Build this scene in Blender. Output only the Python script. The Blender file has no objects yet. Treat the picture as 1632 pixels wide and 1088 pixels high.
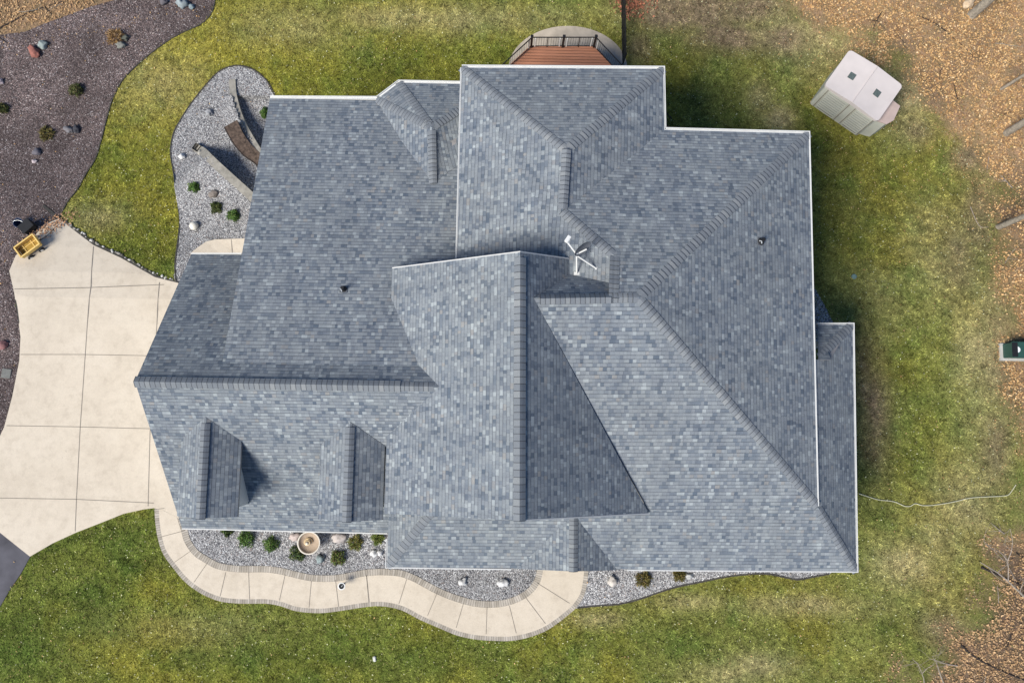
import bpy, bmesh, math, random
import numpy as np
from mathutils import Vector, Matrix, noise
from mathutils.geometry import delaunay_2d_cdt
R_ = math.radians
random.seed(7); rng = np.random.default_rng(7)
S = bpy.context.scene; COL = S.collection

# ------------------------------------------------------------ camera (drone, looking almost straight down)
F, H = 1300.0, 36.111
TILT, ROLL, YAW = 0.109, 0.0137, 0.0149
c, s = math.cos(YAW), math.sin(YAW); st, ct = math.sin(TILT), math.cos(TILT); sr, cr = math.sin(ROLL), math.cos(ROLL)
RIGHT = Vector((cr*c, cr*s, sr))
UP = Vector((-ct*s - st*sr*c, ct*c - st*sr*s, st*cr))
FWD = Vector((-st*s + ct*sr*c, st*c + ct*sr*s, -ct*cr))
cam_d = bpy.data.cameras.new('camera'); cam = bpy.data.objects.new('camera', cam_d); COL.objects.link(cam)
cam_d.sensor_width = 36; cam_d.lens = 36*F/1632; cam_d.clip_end = 500; cam_d.clip_start = .5
M = Matrix((RIGHT, UP, -FWD)).transposed().to_4x4(); M.translation = Vector((0, 0, H)); cam.matrix_world = M
S.camera = cam
# ------------------------------------------------------------ sky and sun
SUNV = Vector((-0.74, -0.58, 1.0)).normalized()
w = bpy.data.worlds.new('World'); S.world = w; w.use_nodes = True
nt = w.node_tree; bg = nt.nodes['Background']
sky = nt.nodes.new('ShaderNodeTexSky'); sky.sky_type = 'NISHITA'; sky.sun_disc = False
sky.sun_elevation = math.asin(SUNV.z); sky.sun_rotation = math.atan2(SUNV.x, SUNV.y) % (2*math.pi)
sky.air_density = 1.2; sky.dust_density = 1.2; sky.ozone_density = 1.0
tint = nt.nodes.new('ShaderNodeMix'); tint.data_type = 'RGBA'; tint.blend_type = 'MULTIPLY'; tint.inputs[0].default_value = 1; tint.inputs[7].default_value = (.70, .92, 1.22, 1)
nt.links.new(sky.outputs[0], tint.inputs[6]); nt.links.new(tint.outputs[2], bg.inputs[0]); bg.inputs[1].default_value = 0.068
ld = bpy.data.lights.new('sun', 'SUN'); ld.energy = 4.3; ld.angle = R_(26); ld.color = (1, .95, .845)
lo = bpy.data.objects.new('sun', ld); COL.objects.link(lo); lo.rotation_euler = (-SUNV).to_track_quat('-Z', 'Y').to_euler()
S.view_settings.view_transform = 'Standard'; S.view_settings.look = 'None'; S.view_settings.exposure = 0.30; S.view_settings.gamma = 1
S.render.engine = 'CYCLES'

# ------------------------------------------------------------ pixel (of the survey photograph) -> place
def ray(px, py):
    return (FWD + RIGHT*((px-816)/F) + UP*((544-py)/F))
def U(px, py, z):
    d = ray(px, py); t = (z-H)/d.z
    return Vector((d.x*t, d.y*t, z))
def sm(a, b, x):
    t = min(1, max(0, (x-a)/(b-a))); return t*t*(3-2*t)
G0 = -0.5
WALLB = [(-14.2, 8.6), (-13.2, 8.1), (-12.2, 7.15), (-10.9, 6.2)]    # lower retaining wall line (rough world coordinates, refined below)
def terrain(x, y):
    return G0 - 1.7*sm(5, 14, y) - 0.0*x
def G(px, py, dz=0.0):
    z = G0
    for _ in range(8):
        p = U(px, py, z); z = terrain(p.x, p.y)
    p = U(px, py, z); p.z += dz; return p
def to_px(P):
    d = Vector(P) - Vector((0, 0, H)); k = d.dot(FWD)
    return 816 + F*d.dot(RIGHT)/k, 544 - F*d.dot(UP)/k

# ------------------------------------------------------------ materials
def mat(name, col=(.5, .5, .5), rough=.8, metal=0, spec=.3):
    m = bpy.data.materials.new(name); m.use_nodes = True
    b = m.node_tree.nodes['Principled BSDF']
    b.inputs['Base Color'].default_value = (*col, 1); b.inputs['Roughness'].default_value = rough
    b.inputs['Metallic'].default_value = metal; b.inputs['Specular IOR Level'].default_value = spec
    return m
class N:
    def __init__(s, m): s.t = m.node_tree; s.b = s.t.nodes['Principled BSDF']
    def new(s, k, **kw):
        n = s.t.nodes.new('ShaderNode'+k)
        for a, v in kw.items(): setattr(n, a, v)
        return n
    def link(s, a, b): s.t.links.new(a, b)
    def val(s, sock, v):
        if isinstance(v, bpy.types.NodeSocket): s.link(v, sock)
        else: sock.default_value = v
    def math(s, op, a, b=0.0, c=0.0):
        n = s.new('Math', operation=op); s.val(n.inputs[0], a); s.val(n.inputs[1], b)
        if op in ('MULTIPLY_ADD', 'SMOOTHSTEP'): s.val(n.inputs[2], c)
        return n.outputs[0]
    def mix(s, f, a, b, mode='MIX'):
        n = s.new('Mix', data_type='RGBA', blend_type=mode); s.val(n.inputs[0], f)
        for i, v in ((6, a), (7, b)): s.val(n.inputs[i], (*v, 1) if isinstance(v, tuple) and len(v) == 3 else v)
        return n.outputs[2]
    def ramp(s, f, stops, interp='LINEAR'):
        n = s.new('ValToRGB'); cr_ = n.color_ramp; cr_.interpolation = interp
        while len(cr_.elements) < len(stops): cr_.elements.new(.5)
        for e, (p, col) in zip(cr_.elements, stops): e.position = p; e.color = (*col, 1)
        s.val(n.inputs[0], f); return n.outputs[0]
    def noise(s, vec, scale, detail=3, rough=.55, out=0):
        n = s.new('TexNoise'); s.val(n.inputs['Vector'], vec); n.inputs['Scale'].default_value = scale
        n.inputs['Detail'].default_value = detail; n.inputs['Roughness'].default_value = rough; return n.outputs[out]
    def maprange(s, v, a, b, c=0., d=1.):
        n = s.new('MapRange'); s.val(n.inputs[0], v)
        for i, x in enumerate((a, b, c, d)): n.inputs[1+i].default_value = x
        return n.outputs[0]
    def bump(s, h, dist, strength=1):
        n = s.new('Bump'); s.val(n.inputs['Height'], h); n.inputs['Distance'].default_value = dist; n.inputs['Strength'].default_value = strength
        s.link(n.outputs[0], s.b.inputs['Normal'])
    def pos(s):
        return s.new('NewGeometry').outputs['Position']
    def color(s, c_): s.link(c_, s.b.inputs['Base Color'])

def shingle_mat():
    m = mat('shingle', rough=.92, spec=.15); n = N(m)
    uv = n.new('UVMap').outputs[0]; sep = n.new('SeparateXYZ'); n.link(uv, sep.inputs[0])
    u, v = sep.outputs[0], sep.outputs[1]
    E_ = 0.147
    vv = n.math('DIVIDE', v, E_); row = n.math('FLOOR', vv); fr = n.math('FRACT', vv)
    def wn(a, b):
        cx = n.new('CombineXYZ'); n.val(cx.inputs[0], a); n.val(cx.inputs[1], b)
        q = n.new('TexWhiteNoise', noise_dimensions='2D'); n.link(cx.outputs[0], q.inputs[0]); return q.outputs[0]
    sh = n.math('MULTIPLY', wn(row, 3.3), 23.0)
    # warp u a bit so that tabs differ in width
    wob = n.new('TexNoise', noise_dimensions='2D'); cx = n.new('CombineXYZ'); n.val(cx.inputs[0], n.math('MULTIPLY', u, 2.3)); n.val(cx.inputs[1], n.math('MULTIPLY', row, 7.7)); n.link(cx.outputs[0], wob.inputs['Vector']); wob.inputs['Scale'].default_value = 1; wob.inputs['Detail'].default_value = 1
    uu = n.math('ADD', n.math('ADD', n.math('DIVIDE', u, 0.150), sh), n.math('MULTIPLY', wob.outputs[0], 1.8))
    cell = n.math('FLOOR', uu); fu = n.math('FRACT', uu)
    r1 = wn(cell, row); r2 = wn(n.math('ADD', cell, 57.0), row); r3 = wn(cell, n.math('ADD', row, 91.0))
    colr = n.ramp(r1, [(0, (.088, .115, .155)), (.12, (.132, .160, .200)), (.26, (.190, .216, .248)), (.40, (.215, .238, .264)), (.60, (.230, .253, .276)), (.76, (.266, .292, .312)), (.88, (.350, .384, .402)), (.97, (.268, .262, .258))], 'CONSTANT')
    colr = n.mix(n.math('MULTIPLY_ADD', r2, .5, .08), colr, (.212, .230, .260))
    # laminated shadow band printed under every course and the butt edge itself
    line = n.math('GREATER_THAN', fr, .83)
    dk = n.math('MULTIPLY', line, n.math('MULTIPLY_ADD', r3, .50, .25))
    edge = n.math('MULTIPLY', n.math('LESS_THAN', fu, .07), n.math('MULTIPLY', r2, .45))
    dk = n.math('MAXIMUM', dk, edge)
    colr = n.mix(dk, colr, (.055, .065, .085))
    P = n.pos()
    big = n.noise(P, .35, 3); colr = n.mix(n.maprange(big, .35, .7, 0, .35), colr, n.mix(.6, colr, (.235, .242, .232)))
    big2 = n.noise(P, 1.3, 4); colr = n.mix(1, colr, n.ramp(big2, [(.3, (.88, .89, .91)), (.7, (1.09, 1.08, 1.06))]), 'MULTIPLY')
    mp = n.new('Mapping'); n.link(uv, mp.inputs[0]); mp.inputs['Scale'].default_value = (2.2, .22, 1); stn = n.noise(mp.outputs[0], 1, 4, .65)
    colr = n.mix(1, colr, n.ramp(stn, [(.28, (.84, .845, .86)), (.55, (1.0, 1.0, 1.0)), (.75, (1.12, 1.11, 1.08))]), 'MULTIPLY')
    gr = n.noise(P, 60, 2, .7); colr = n.mix(1, colr, n.ramp(gr, [(.3, (.80, .80, .81)), (.7, (1.2, 1.2, 1.19))]), 'MULTIPLY')
    n.color(colr)
    hgt = n.math('ADD', n.math('MULTIPLY', fr, .8), n.math('MULTIPLY', n.math('GREATER_THAN', r1, .55), .4))
    hgt = n.math('MULTIPLY', hgt, n.math('SUBTRACT', 1.0, n.math('GREATER_THAN', fr, .93)))
    n.bump(n.math('ADD', hgt, n.math('MULTIPLY', gr, .3)), .016, .8)
    return m
def cap_mat():
    m = mat('cap_shingle', rough=.92, spec=.15); n = N(m)
    r = n.new('NewGeometry').outputs['Random Per Island']
    colr = n.ramp(r, [(0, (.175, .190, .212)), (.3, (.20, .215, .235)), (.6, (.225, .238, .252)), (.85, (.255, .265, .275))], 'CONSTANT')
    gr = n.noise(n.pos(), 55, 2, .7); colr = n.mix(1, colr, n.ramp(gr, [(.3, (.8, .8, .81)), (.7, (1.2, 1.2, 1.19))]), 'MULTIPLY')
    n.color(colr); n.bump(gr, .006, .5); return m
def plain(name, col, rough=.6, var=.12, scale=6, metal=0, bump=0, spec=.3):
    m = mat(name, col, rough, metal, spec); n = N(m); P = n.pos()
    a = n.noise(P, scale, 4)
    n.color(n.mix(1, (*col,), n.ramp(a, [(.3, (1-var,)*3), (.7, (1+var,)*3)]), 'MULTIPLY'))
    if bump: n.bump(n.noise(P, scale*5, 3), bump, .6)
    return m
def attr_mat(name, rough=.9, spec=.1, trans=0):
    m = mat(name, rough=rough, spec=spec); n = N(m); a = n.new('Attribute', attribute_name='Col'); n.color(a.outputs[0]); return m
def ground_attr(name, bumpd=.03):
    # colour comes from the mesh attribute (condition of the turf, some painted shade), broken up by noise
    m = mat(name, rough=.95, spec=.08); n = N(m); a = n.new('Attribute', attribute_name='Col').outputs[0]; P = n.pos()
    f = n.noise(P, 14, 5, .75); g = n.noise(P, 2.2, 4, .6)
    col = n.mix(1, a, n.ramp(f, [(.3, (.45, .47, .42)), (.7, (1.5, 1.5, 1.6))]), 'MULTIPLY')
    col = n.mix(1, col, n.ramp(g, [(.3, (.78, .86, .8)), (.7, (1.22, 1.15, 1.15))]), 'MULTIPLY')
    n.color(col); n.bump(n.noise(P, 30, 4, .8), bumpd, .8); return m
def gravel_mat(name, pal, scale, tone, patch=.25):
    m = mat(name, rough=.9, spec=.15); n = N(m); P = n.pos()
    v = n.new('TexVoronoi', feature='F1'); v.inputs['Scale'].default_value = scale; n.link(P, v.inputs['Vector'])
    sep = n.new('SeparateColor'); n.link(v.outputs['Color'], sep.inputs[0])
    col = n.ramp(sep.outputs[0], pal, 'CONSTANT')
    crev = n.maprange(v.outputs['Distance'], .35, .75, 0, .6)
    col = n.mix(crev, col, tone)
    g = n.noise(P, .9, 4, .6); col = n.mix(1, col, n.ramp(g, [(.3, (1-patch,)*3), (.7, (1+patch*.7,)*3)]), 'MULTIPLY')
    n.color(col); n.bump(n.math('SUBTRACT', 1.0, v.outputs['Distance']), .03, .9); return m

M_shingle = shingle_mat(); M_cap = cap_mat(); M_capshade = plain('cap_butt_shade', (.075, .082, .095), .95, .15, 20)
M_white = plain('white_aluminium', (.67, .67, .66), .45, .04, 3)
M_pinkwhite = plain('drip_edge', (.30, .285, .285), .6, .1, 3)
M_siding = plain('siding', (.50, .49, .46), .7, .06, 2)
M_rake = plain('rake_board', (.55, .54, .53), .6, .06, 3)
M_glass = mat('window_glass', (.03, .04, .05), .08, 0, .6)
M_black = plain('black_metal', (.015, .015, .017), .5, .2, 9)
M_rubber = plain('black_rubber', (.02, .02, .022), .75, .2, 9)
M_galv = plain('galvanised_pipe', (.62, .64, .66), .35, .08, 12, .3)
M_dish = plain('dish_grey', (.13, .14, .16), .5, .1, 8)
M_trunk = None
def concrete_mat():
    m = mat('concrete', rough=.85, spec=.2); n = N(m); P = n.pos()
    a = n.noise(P, .55, 5, .62); b = n.noise(P, 22, 4, .7); d = n.noise(P, 3.1, 5, .6)
    col = n.ramp(a, [(.25, (.54, .465, .375)), (.5, (.61, .53, .43)), (.72, (.64, .56, .46))])
    col = n.mix(1, col, n.ramp(d, [(.22, (.86, .85, .84)), (.5, (1.0, 1.0, 1.0)), (.7, (1.03, 1.03, 1.03))]), 'MULTIPLY')
    col = n.mix(1, col, n.ramp(b, [(.25, (.9, .9, .9)), (.7, (1.05, 1.05, 1.05))]), 'MULTIPLY')
    e_ = n.noise(P, .25, 6, .7); col = n.mix(1, col, n.ramp(e_, [(.32, (.94, .935, .925)), (.48, (1, 1, 1))]), 'MULTIPLY')
    sp_ = n.noise(P, 6.5, 3, .5); col = n.mix(n.maprange(sp_, .70, .76, 0, .28), col, (.25, .21, .17))
    n.color(col); n.bump(b, .004, .5); return m
M_conc = concrete_mat()
M_conc2 = plain('pad_concrete', (.42, .41, .385), .9, .12, 5, bump=.004)
M_joint = mat('joint_dark', (.24, .21, .18), .95)
M_brick = None
def paver_mat():
    m = mat('paver_border', rough=.9, spec=.15); n = N(m)
    uv = n.new('UVMap').outputs[0]; sep = n.new('SeparateXYZ'); n.link(uv, sep.inputs[0])
    q = n.math('DIVIDE', sep.outputs[0], .105); cell = n.math('FLOOR', q); fr = n.math('FRACT', q)
    wn = n.new('TexWhiteNoise', noise_dimensions='1D'); n.link(cell, wn.inputs['W'])
    col = n.ramp(wn.outputs[0], [(0, (.34, .30, .25)), (.5, (.42, .375, .32)), (1, (.50, .45, .39))])
    col = n.mix(n.math('MULTIPLY', n.math('LESS_THAN', fr, .16), .6), col, (.12, .105, .09))
    g = n.noise(n.pos(), 2, 4); col = n.mix(1, col, n.ramp(g, [(.3, (.8, .8, .8)), (.7, (1.12, 1.12, 1.12))]), 'MULTIPLY')
    n.color(col); n.bump(n.math('GREATER_THAN', fr, .16), .006, .8); return m
M_paver = paver_mat()
M_asphalt = plain('asphalt', (.085, .082, .095), .9, .3, 1.2, bump=.004)
M_lawn = ground_attr('lawn_turf'); M_forest = ground_attr('forest_soil', .05)
M_gravel = gravel_mat('river_gravel', [(0, (.10, .10, .11)), (.16, (.20, .195, .20)), (.38, (.32, .31, .31)), (.62, (.42, .41, .41)), (.84, (.62, .61, .61))], 24, (.07, .07, .08), .12)
M_mulch = gravel_mat('purple_stone_mulch', [(0, (.060, .045, .044)), (.25, (.108, .082, .080)), (.5, (.155, .120, .117)), (.75, (.215, .172, .166)), (.94, (.42, .38, .38))], 22, (.045, .038, .04), .38)
M_blade = attr_mat('grass_blades'); M_leaf = attr_mat('dead_leaves', .8, .15); M_stone = attr_mat('loose_stones', .85, .2)
M_foliage = attr_mat('shrub_leaves', .7, .2)
M_soil = plain('planting_soil', (.098, .070, .055), .95, .55, 9, bump=.03)
M_wallstone = plain('retaining_block', (.29, .27, .235), .9, .25, 5, bump=.01)
M_edging = plain('lawn_edging', (.06, .055, .05), .9, .3, 8)
M_resin = plain('shed_resin_roof', (.60, .54, .52), .6, .05, 1.5)
M_resinwall = plain('shed_resin_wall', (.50, .50, .44), .6, .08, 2)
M_yellow = plain('yellow_wagon_wood', (.72, .50, .17), .6, .12, 8)
M_yellow2 = plain('wagon_bed', (.36, .22, .04), .7, .3, 14)
M_green = plain('green_cabinet', (.028, .075, .062), .45, .08, 3)
M_label = mat('label_white', (.75, .77, .78), .5)
M_bark = plain('bark', (.28, .245, .20), .95, .35, 9, bump=.01)
M_twig = plain('twig', (.30, .25, .21), .9, .3, 9)
M_darkwood = plain('dark_dead_wood', (.035, .027, .024), .95, .3, 9)
def deck_mat():
    m = mat('deck_boards', rough=.65, spec=.25); n = N(m); P = n.pos(); sep = n.new('SeparateXYZ'); n.link(P, sep.inputs[0])
    q = n.math('DIVIDE', sep.outputs[1], .14); cell = n.math('FLOOR', q); fr = n.math('FRACT', q)
    wn = n.new('TexWhiteNoise', noise_dimensions='1D'); n.link(cell, wn.inputs['W'])
    col = n.ramp(wn.outputs[0], [(0, (.38, .165, .095)), (1, (.55, .25, .155))])
    mp = n.new('Mapping'); n.link(P, mp.inputs[0]); mp.inputs['Scale'].default_value = (.7, 12, 1)
    g = n.noise(mp.outputs[0], 3, 4); col = n.mix(1, col, n.ramp(g, [(.3, (.85, .85, .85)), (.7, (1.15, 1.15, 1.15))]), 'MULTIPLY')
    col = n.mix(n.math('LESS_THAN', fr, .09), col, (.03, .02, .015)); n.color(col); n.bump(n.math('GREATER_THAN', fr, .09), .01, 1); return m
M_deck = deck_mat()
M_patio = plain('patio_pavers', (.42, .36, .29), .9, .18, 2, bump=.004)

# ------------------------------------------------------------ object helpers
def tag(o, label=None, cat=None, group=None, kind=None):
    if label: o['label'] = label
    if cat: o['category'] = cat
    if group: o['group'] = group
    if kind: o['kind'] = kind
    return o
def empty(name, loc, label, cat, group=None, rz=0):
    o = bpy.data.objects.new(name, None); COL.objects.link(o); o.location = loc; o.rotation_euler = (0, 0, rz); o.empty_display_size = .3
    return tag(o, label, cat, group)
def mesh_obj(name, verts, faces, mats, parent=None, smooth=False, midx=None, uvs=None, worldparent=True):
    me = bpy.data.meshes.new(name); me.from_pydata([tuple(v) for v in verts], [], faces)
    for m in (mats if isinstance(mats, (list, tuple)) else [mats]): me.materials.append(m)
    if midx is not None: me.polygons.foreach_set('material_index', midx)
    if uvs is not None:
        ul = me.uv_layers.new(name='UVMap'); ul.data.foreach_set('uv', [x for f in uvs for q in f for x in q])
    if smooth: me.polygons.foreach_set('use_smooth', [True]*len(me.polygons))
    me.update()
    o = bpy.data.objects.new(name, me); COL.objects.link(o)
    if parent is not None:
        o.parent = parent
        if worldparent:
            base = Matrix.Translation(parent.location) @ parent.rotation_euler.to_matrix().to_4x4() if parent.parent is None else WM[parent.name]
            o.matrix_parent_inverse = base.inverted()
            WM[o.name] = Matrix.Identity(4)
    else: WM[o.name] = Matrix.Identity(4)
    return o
WM = {}
class MB:
    """collects shapes for ONE mesh"""
    def __init__(s): s.v = []; s.f = []
    def add(s, vs, fs):
        b = len(s.v); s.v += [Vector(v) for v in vs]; s.f += [tuple(i+b for i in f) for f in fs]; return s
    def box(s, c_, size, rz=0, bev=0, Mx=None):
        bm = bmesh.new(); bmesh.ops.create_cube(bm, size=1)
        for v in bm.verts: v.co = Vector((v.co.x*size[0], v.co.y*size[1], v.co.z*size[2]))
        if bev: bmesh.ops.bevel(bm, geom=bm.edges[:], offset=bev, segments=2, affect='EDGES')
        X = Matrix.Translation(Vector(c_)) @ (Mx if Mx else Matrix.Rotation(rz, 4, 'Z'))
        s.add([X @ v.co for v in bm.verts], [[v.index for v in f.verts] for f in bm.faces]); bm.free(); return s
    def tube(s, pts, rad, n=8, cap=True):
        pts = [Vector(p) for p in pts]; rs = rad if isinstance(rad, (list, tuple)) else [rad]*len(pts)
        vs = []; fs = []
        ref = Vector((0, 0, 1))
        for i, p in enumerate(pts):
            t = (pts[min(i+1, len(pts)-1)] - pts[max(i-1, 0)]).normalized()
            a = t.cross(ref if abs(t.z) < .9 else Vector((1, 0, 0))).normalized(); b = t.cross(a)
            for k in range(n):
                an = 2*math.pi*k/n; vs.append(p + (a*math.cos(an)+b*math.sin(an))*rs[i])
        for i in range(len(pts)-1):
            for k in range(n):
                fs.append((i*n+k, i*n+(k+1) % n, (i+1)*n+(k+1) % n, (i+1)*n+k))
        if cap: fs.append(tuple(range(n-1, -1, -1))); fs.append(tuple((len(pts)-1)*n+k for k in range(n)))
        return s.add(vs, fs)
    def lathe(s, prof, c_, n=28):
        vs = []; fs = []
        for r, z in prof:
            for k in range(n): vs.append(Vector(c_)+Vector((r*math.cos(2*math.pi*k/n), r*math.sin(2*math.pi*k/n), z)))
        for i in range(len(prof)-1):
            for k in range(n): fs.append((i*n+k, i*n+(k+1) % n, (i+1)*n+(k+1) % n, (i+1)*n+k))
        return s.add(vs, fs)
    def prism(s, poly, z0, z1):
        n = len(poly); vs = [Vector((p[0], p[1], z0)) for p in poly]+[Vector((p[0], p[1], z1)) for p in poly]
        ar = sum(poly[i][0]*poly[(i+1) % n][1]-poly[(i+1) % n][0]*poly[i][1] for i in range(n))
        fs = [tuple(range(n-1, -1, -1)), tuple(range(n, 2*n))]+[(i, (i+1) % n, n+(i+1) % n, n+i) for i in range(n)]
        if ar < 0: fs = [f[::-1] for f in fs]
        return s.add(vs, fs)
    def rock(s, c_, rx, ry, rz_, ang, seed, sub=3):
        bm = bmesh.new(); bmesh.ops.create_icosphere(bm, subdivisions=sub, radius=1)
        for v in bm.verts:
            d = v.co.normalized(); k = 1+.5*noise.noise(d*1.4+Vector((seed*3.1, seed, 0)))+.22*noise.noise(d*3.2+Vector((seed, 0, seed)))+.08*noise.noise(d*8+Vector((seed, 2, seed)))
            v.co = d*k
        X = Matrix.Translation(Vector(c_)) @ Matrix.Rotation(ang, 4, 'Z')
        s.add([X @ Vector((v.co.x*rx, v.co.y*ry, v.co.z*rz_)) for v in bm.verts], [[v.index for v in f.verts] for f in bm.faces]); bm.free(); return s
    def build(s, name, m, parent=None, smooth=False, **k):
        o = mesh_obj(name, s.v, s.f, m, parent, smooth, **k); return o

def offset_line(pts, d):
    out = []
    for i, p in enumerate(pts):
        a = pts[max(i-1, 0)]; b = pts[min(i+1, len(pts)-1)]
        t = Vector((b[0]-a[0], b[1]-a[1])).normalized(); nrm = Vector((-t.y, t.x))
        out.append((p[0]+nrm.x*d, p[1]+nrm.y*d))
    return out
def smoothline(pts, n=4):
    """Catmull-Rom through points"""
    out = []
    P = [pts[0]]+list(pts)+[pts[-1]]
    for i in range(1, len(P)-2):
        p0, p1, p2, p3 = [np.array(q[:2], float) for q in P[i-1:i+3]]
        for k in range(n):
            t = k/n; out.append(tuple(.5*((2*p1)+(-p0+p2)*t+(2*p0-5*p1+4*p2-p3)*t*t+(-p0+3*p1-3*p2+p3)*t**3)))
    out.append(tuple(pts[-1][:2])); return out
def inside(x, y, poly):
    """vectorised point in polygon"""
    x = np.asarray(x, float); y = np.asarray(y, float); r = np.zeros(x.shape, bool); n = len(poly)
    for i in range(n):
        x1, y1 = poly[i][:2]; x2, y2 = poly[(i+1) % n][:2]
        if y1 == y2: continue
        cnd = ((y1 > y) != (y2 > y)) & (x < (x2-x1)*(y-y1)/(y2-y1)+x1); r ^= cnd
    return r
terrain_fn = [terrain]
def sheet(name, poly_xy, dz, m, step=.6, parent=None, uvw=False, skirt=0, colf=None, holes=()):
    xs = [p[0] for p in poly_xy]; ys = [p[1] for p in poly_xy]
    pts = [Vector((p[0], p[1])) for p in poly_xy]; edges = [(i, (i+1) % len(pts)) for i in range(len(pts))]
    gx, gy = np.meshgrid(np.arange(min(xs)+step*.5, max(xs), step), np.arange(min(ys)+step*.5, max(ys), step)); gx = gx.ravel(); gy = gy.ravel()
    k = inside(gx, gy, poly_xy); pts += [Vector((a, b)) for a, b in zip(gx[k], gy[k])]
    for hl in holes:
        b0_ = len(pts); pts += [Vector((p[0], p[1])) for p in hl]; edges += [(b0_+i, b0_+(i+1) % len(hl)) for i in range(len(hl))]
    vs, es, fs, *_ = delaunay_2d_cdt(pts, edges, [], 1, 1e-4)
    if holes:
        cxx = np.array([sum(vs[i].x for i in f)/3 for f in fs]); cyy = np.array([sum(vs[i].y for i in f)/3 for f in fs]); kk = np.ones(len(fs), bool)
        for hl in holes: kk &= ~inside(cxx, cyy, hl)
        fs = [f for f, q in zip(fs, kk) if q]
    V = [Vector((v.x, v.y, terrain_fn[0](v.x, v.y)+dz)) for v in vs]
    F_ = [tuple(f) for f in fs]
    # face up
    out = []
    for f in F_:
        a, b, c_ = V[f[0]], V[f[1]], V[f[2]]
        out.append(f if (b-a).cross(c_-a).z > 0 else f[::-1])
    if skirt:
        b = len(V); n = len(poly_xy)
        for p in poly_xy: V.append(Vector((p[0], p[1], terrain_fn[0](p[0], p[1])+dz)))
        for p in poly_xy: V.append(Vector((p[0], p[1], terrain_fn[0](p[0], p[1])+dz-skirt)))
        for i in range(n): out.append((b+i, b+n+i, b+n+(i+1) % n, b+(i+1) % n))
    o = mesh_obj(name, V, out, m, parent)
    if colf is not None:
        me = o.data; at = me.color_attributes.new('Col', 'FLOAT_COLOR', 'POINT')
        arr = colf(np.array([v.co.x for v in me.vertices]), np.array([v.co.y for v in me.vertices]))
        at.data.foreach_set('color', np.c_[arr, np.ones(len(arr))].ravel())
    return o
def gpoly(px): return [tuple(G(*p)[:2]) for p in px]

# ------------------------------------------------------------ outlines read off the survey (pixels) and turned into ground coordinates
PX_drive = [(95, 349), (112, 362), (150, 391), (193, 411), (248, 442), (284, 451), (330, 470), (340, 842), (300, 832), (262, 813), (246, 809), (230, 811), (198, 818), (158, 834), (122, 848), (85, 865), (49, 886), (0, 847), (-90, 780), (-60, 745), (0, 697), (8, 680), (21, 631), (32, 575), (34, 537), (24, 467), (16, 432), (26, 408), (50, 384), (72, 358)]
OUT = [(247, 810), (248, 830), (252, 856), (260, 881), (277, 905), (296, 927), (321, 945), (350, 957), (377, 960.5), (397, 961), (426, 961), (448, 965), (473, 973), (510, 976), (546, 972), (578, 967), (608, 965), (640, 971.5), (668, 986), (698, 999), (727, 1011), (756, 1017.6), (786, 1020), (815, 1020), (845, 1014), (874, 1002), (903, 981), (920, 965), (933, 942), (938, 905), (938, 880)]
INN = [(292, 820), (299, 842), (304, 859), (316, 876), (331, 886), (350, 896), (377, 900.5), (397, 901), (424, 901), (448, 904), (473, 910), (497, 915), (522, 916), (539, 915), (559, 911.5), (583, 907), (610, 905.5), (640, 908), (662, 916), (677, 924), (706, 939), (736, 950), (762, 956), (786, 957), (809, 953.5), (830, 945), (845, 933), (853.5, 918), (856, 900), (856, 880)]
outw = smoothline(gpoly(OUT), 4); innw = smoothline(gpoly(INN), 4)
drive = gpoly(PX_drive[:-1]+[PX_drive[-1]])
PX_mulch = [(343, -60), (343, 0), (339, 17), (331, 30), (317, 41), (292, 52), (265, 67.5), (234, 91), (209.5, 113), (193, 132), (179, 160), (171, 187), (163, 218), (152, 254), (138, 276), (125, 300), (110, 319), (101, 334), (95, 349)] + PX_drive[-1:-5:-1] + [(24, 467), (34, 537), (32, 575), (21, 631), (8, 680), (0, 697), (-60, 745), (-160, 760), (-160, 90), (0, 56), (41, 51), (69, 39), (94, 30), (116, 22), (143, 12), (165, 5.5), (200, -4), (230, -60)]
PX_gnw = [(284, 451), (281, 448), (277, 447), (279, 425), (281, 405), (287, 355), (285, 322), (281, 300), (276, 270), (272, 243), (276, 215), (287, 193), (303, 168), (320, 146), (342, 121), (358, 110), (380, 105), (405, 112), (425, 129), (438, 154), (460, 200), (470, 300), (440, 400), (420, 470)]
PX_gfr = [(937, 870), (937, 914), (933, 942), (918, 968), (948, 965), (986, 962), (1021, 953.5), (1045, 945), (1077, 935), (1116, 927), (1163, 917.5), (1217, 913.6), (1248, 919), (1271, 923), (1294, 919), (1321, 914), (1345, 900), (1330, 860), (1200, 850)]
PX_stoop = [(310, 425), (305, 404), (316, 395), (330, 386), (345, 383), (388, 383), (430, 383), (430, 440), (312, 440)]
PX_asph = [(-120, 756), (0, 847), (49, 886), (45, 893), (34, 913), (17, 938), (0, 967), (-120, 1150)]
PX_forestE = [(1255, -80), (1240, -10), (1290, 40), (1340, 62), (1400, 95), (1450, 140), (1480, 185), (1530, 225), (1560, 270), (1585, 330), (1580, 420), (1598, 480), (1592, 560), (1604, 640), (1622, 720), (1625, 790), (1600, 830), (1580, 860), (1562, 900), (1560, 940), (1545, 980), (1505, 1010), (1490, 1050), (1440, 1075), (1400, 1140), (1800, 1200), (1850, 500), (1800, -120)]
PX_forestW = [(-200, -100), (-160, 90), (0, 56), (41, 51), (69, 39), (94, 30), (116, 22), (143, 12), (165, 5.5), (200, -4), (230, -60), (235, -110)]
HOUSE_FOOT = [(-12.6, -3.8), (-4.6, -3.8), (-4.2, -2.3), (11.6, -2.3), (11.6, 11.5), (5.8, 11.5), (5.8, 13.9), (-1.6, 13.9), (-9.8, 13.7), (-9.8, 6.7), (-12.6, 6.7)]
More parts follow.
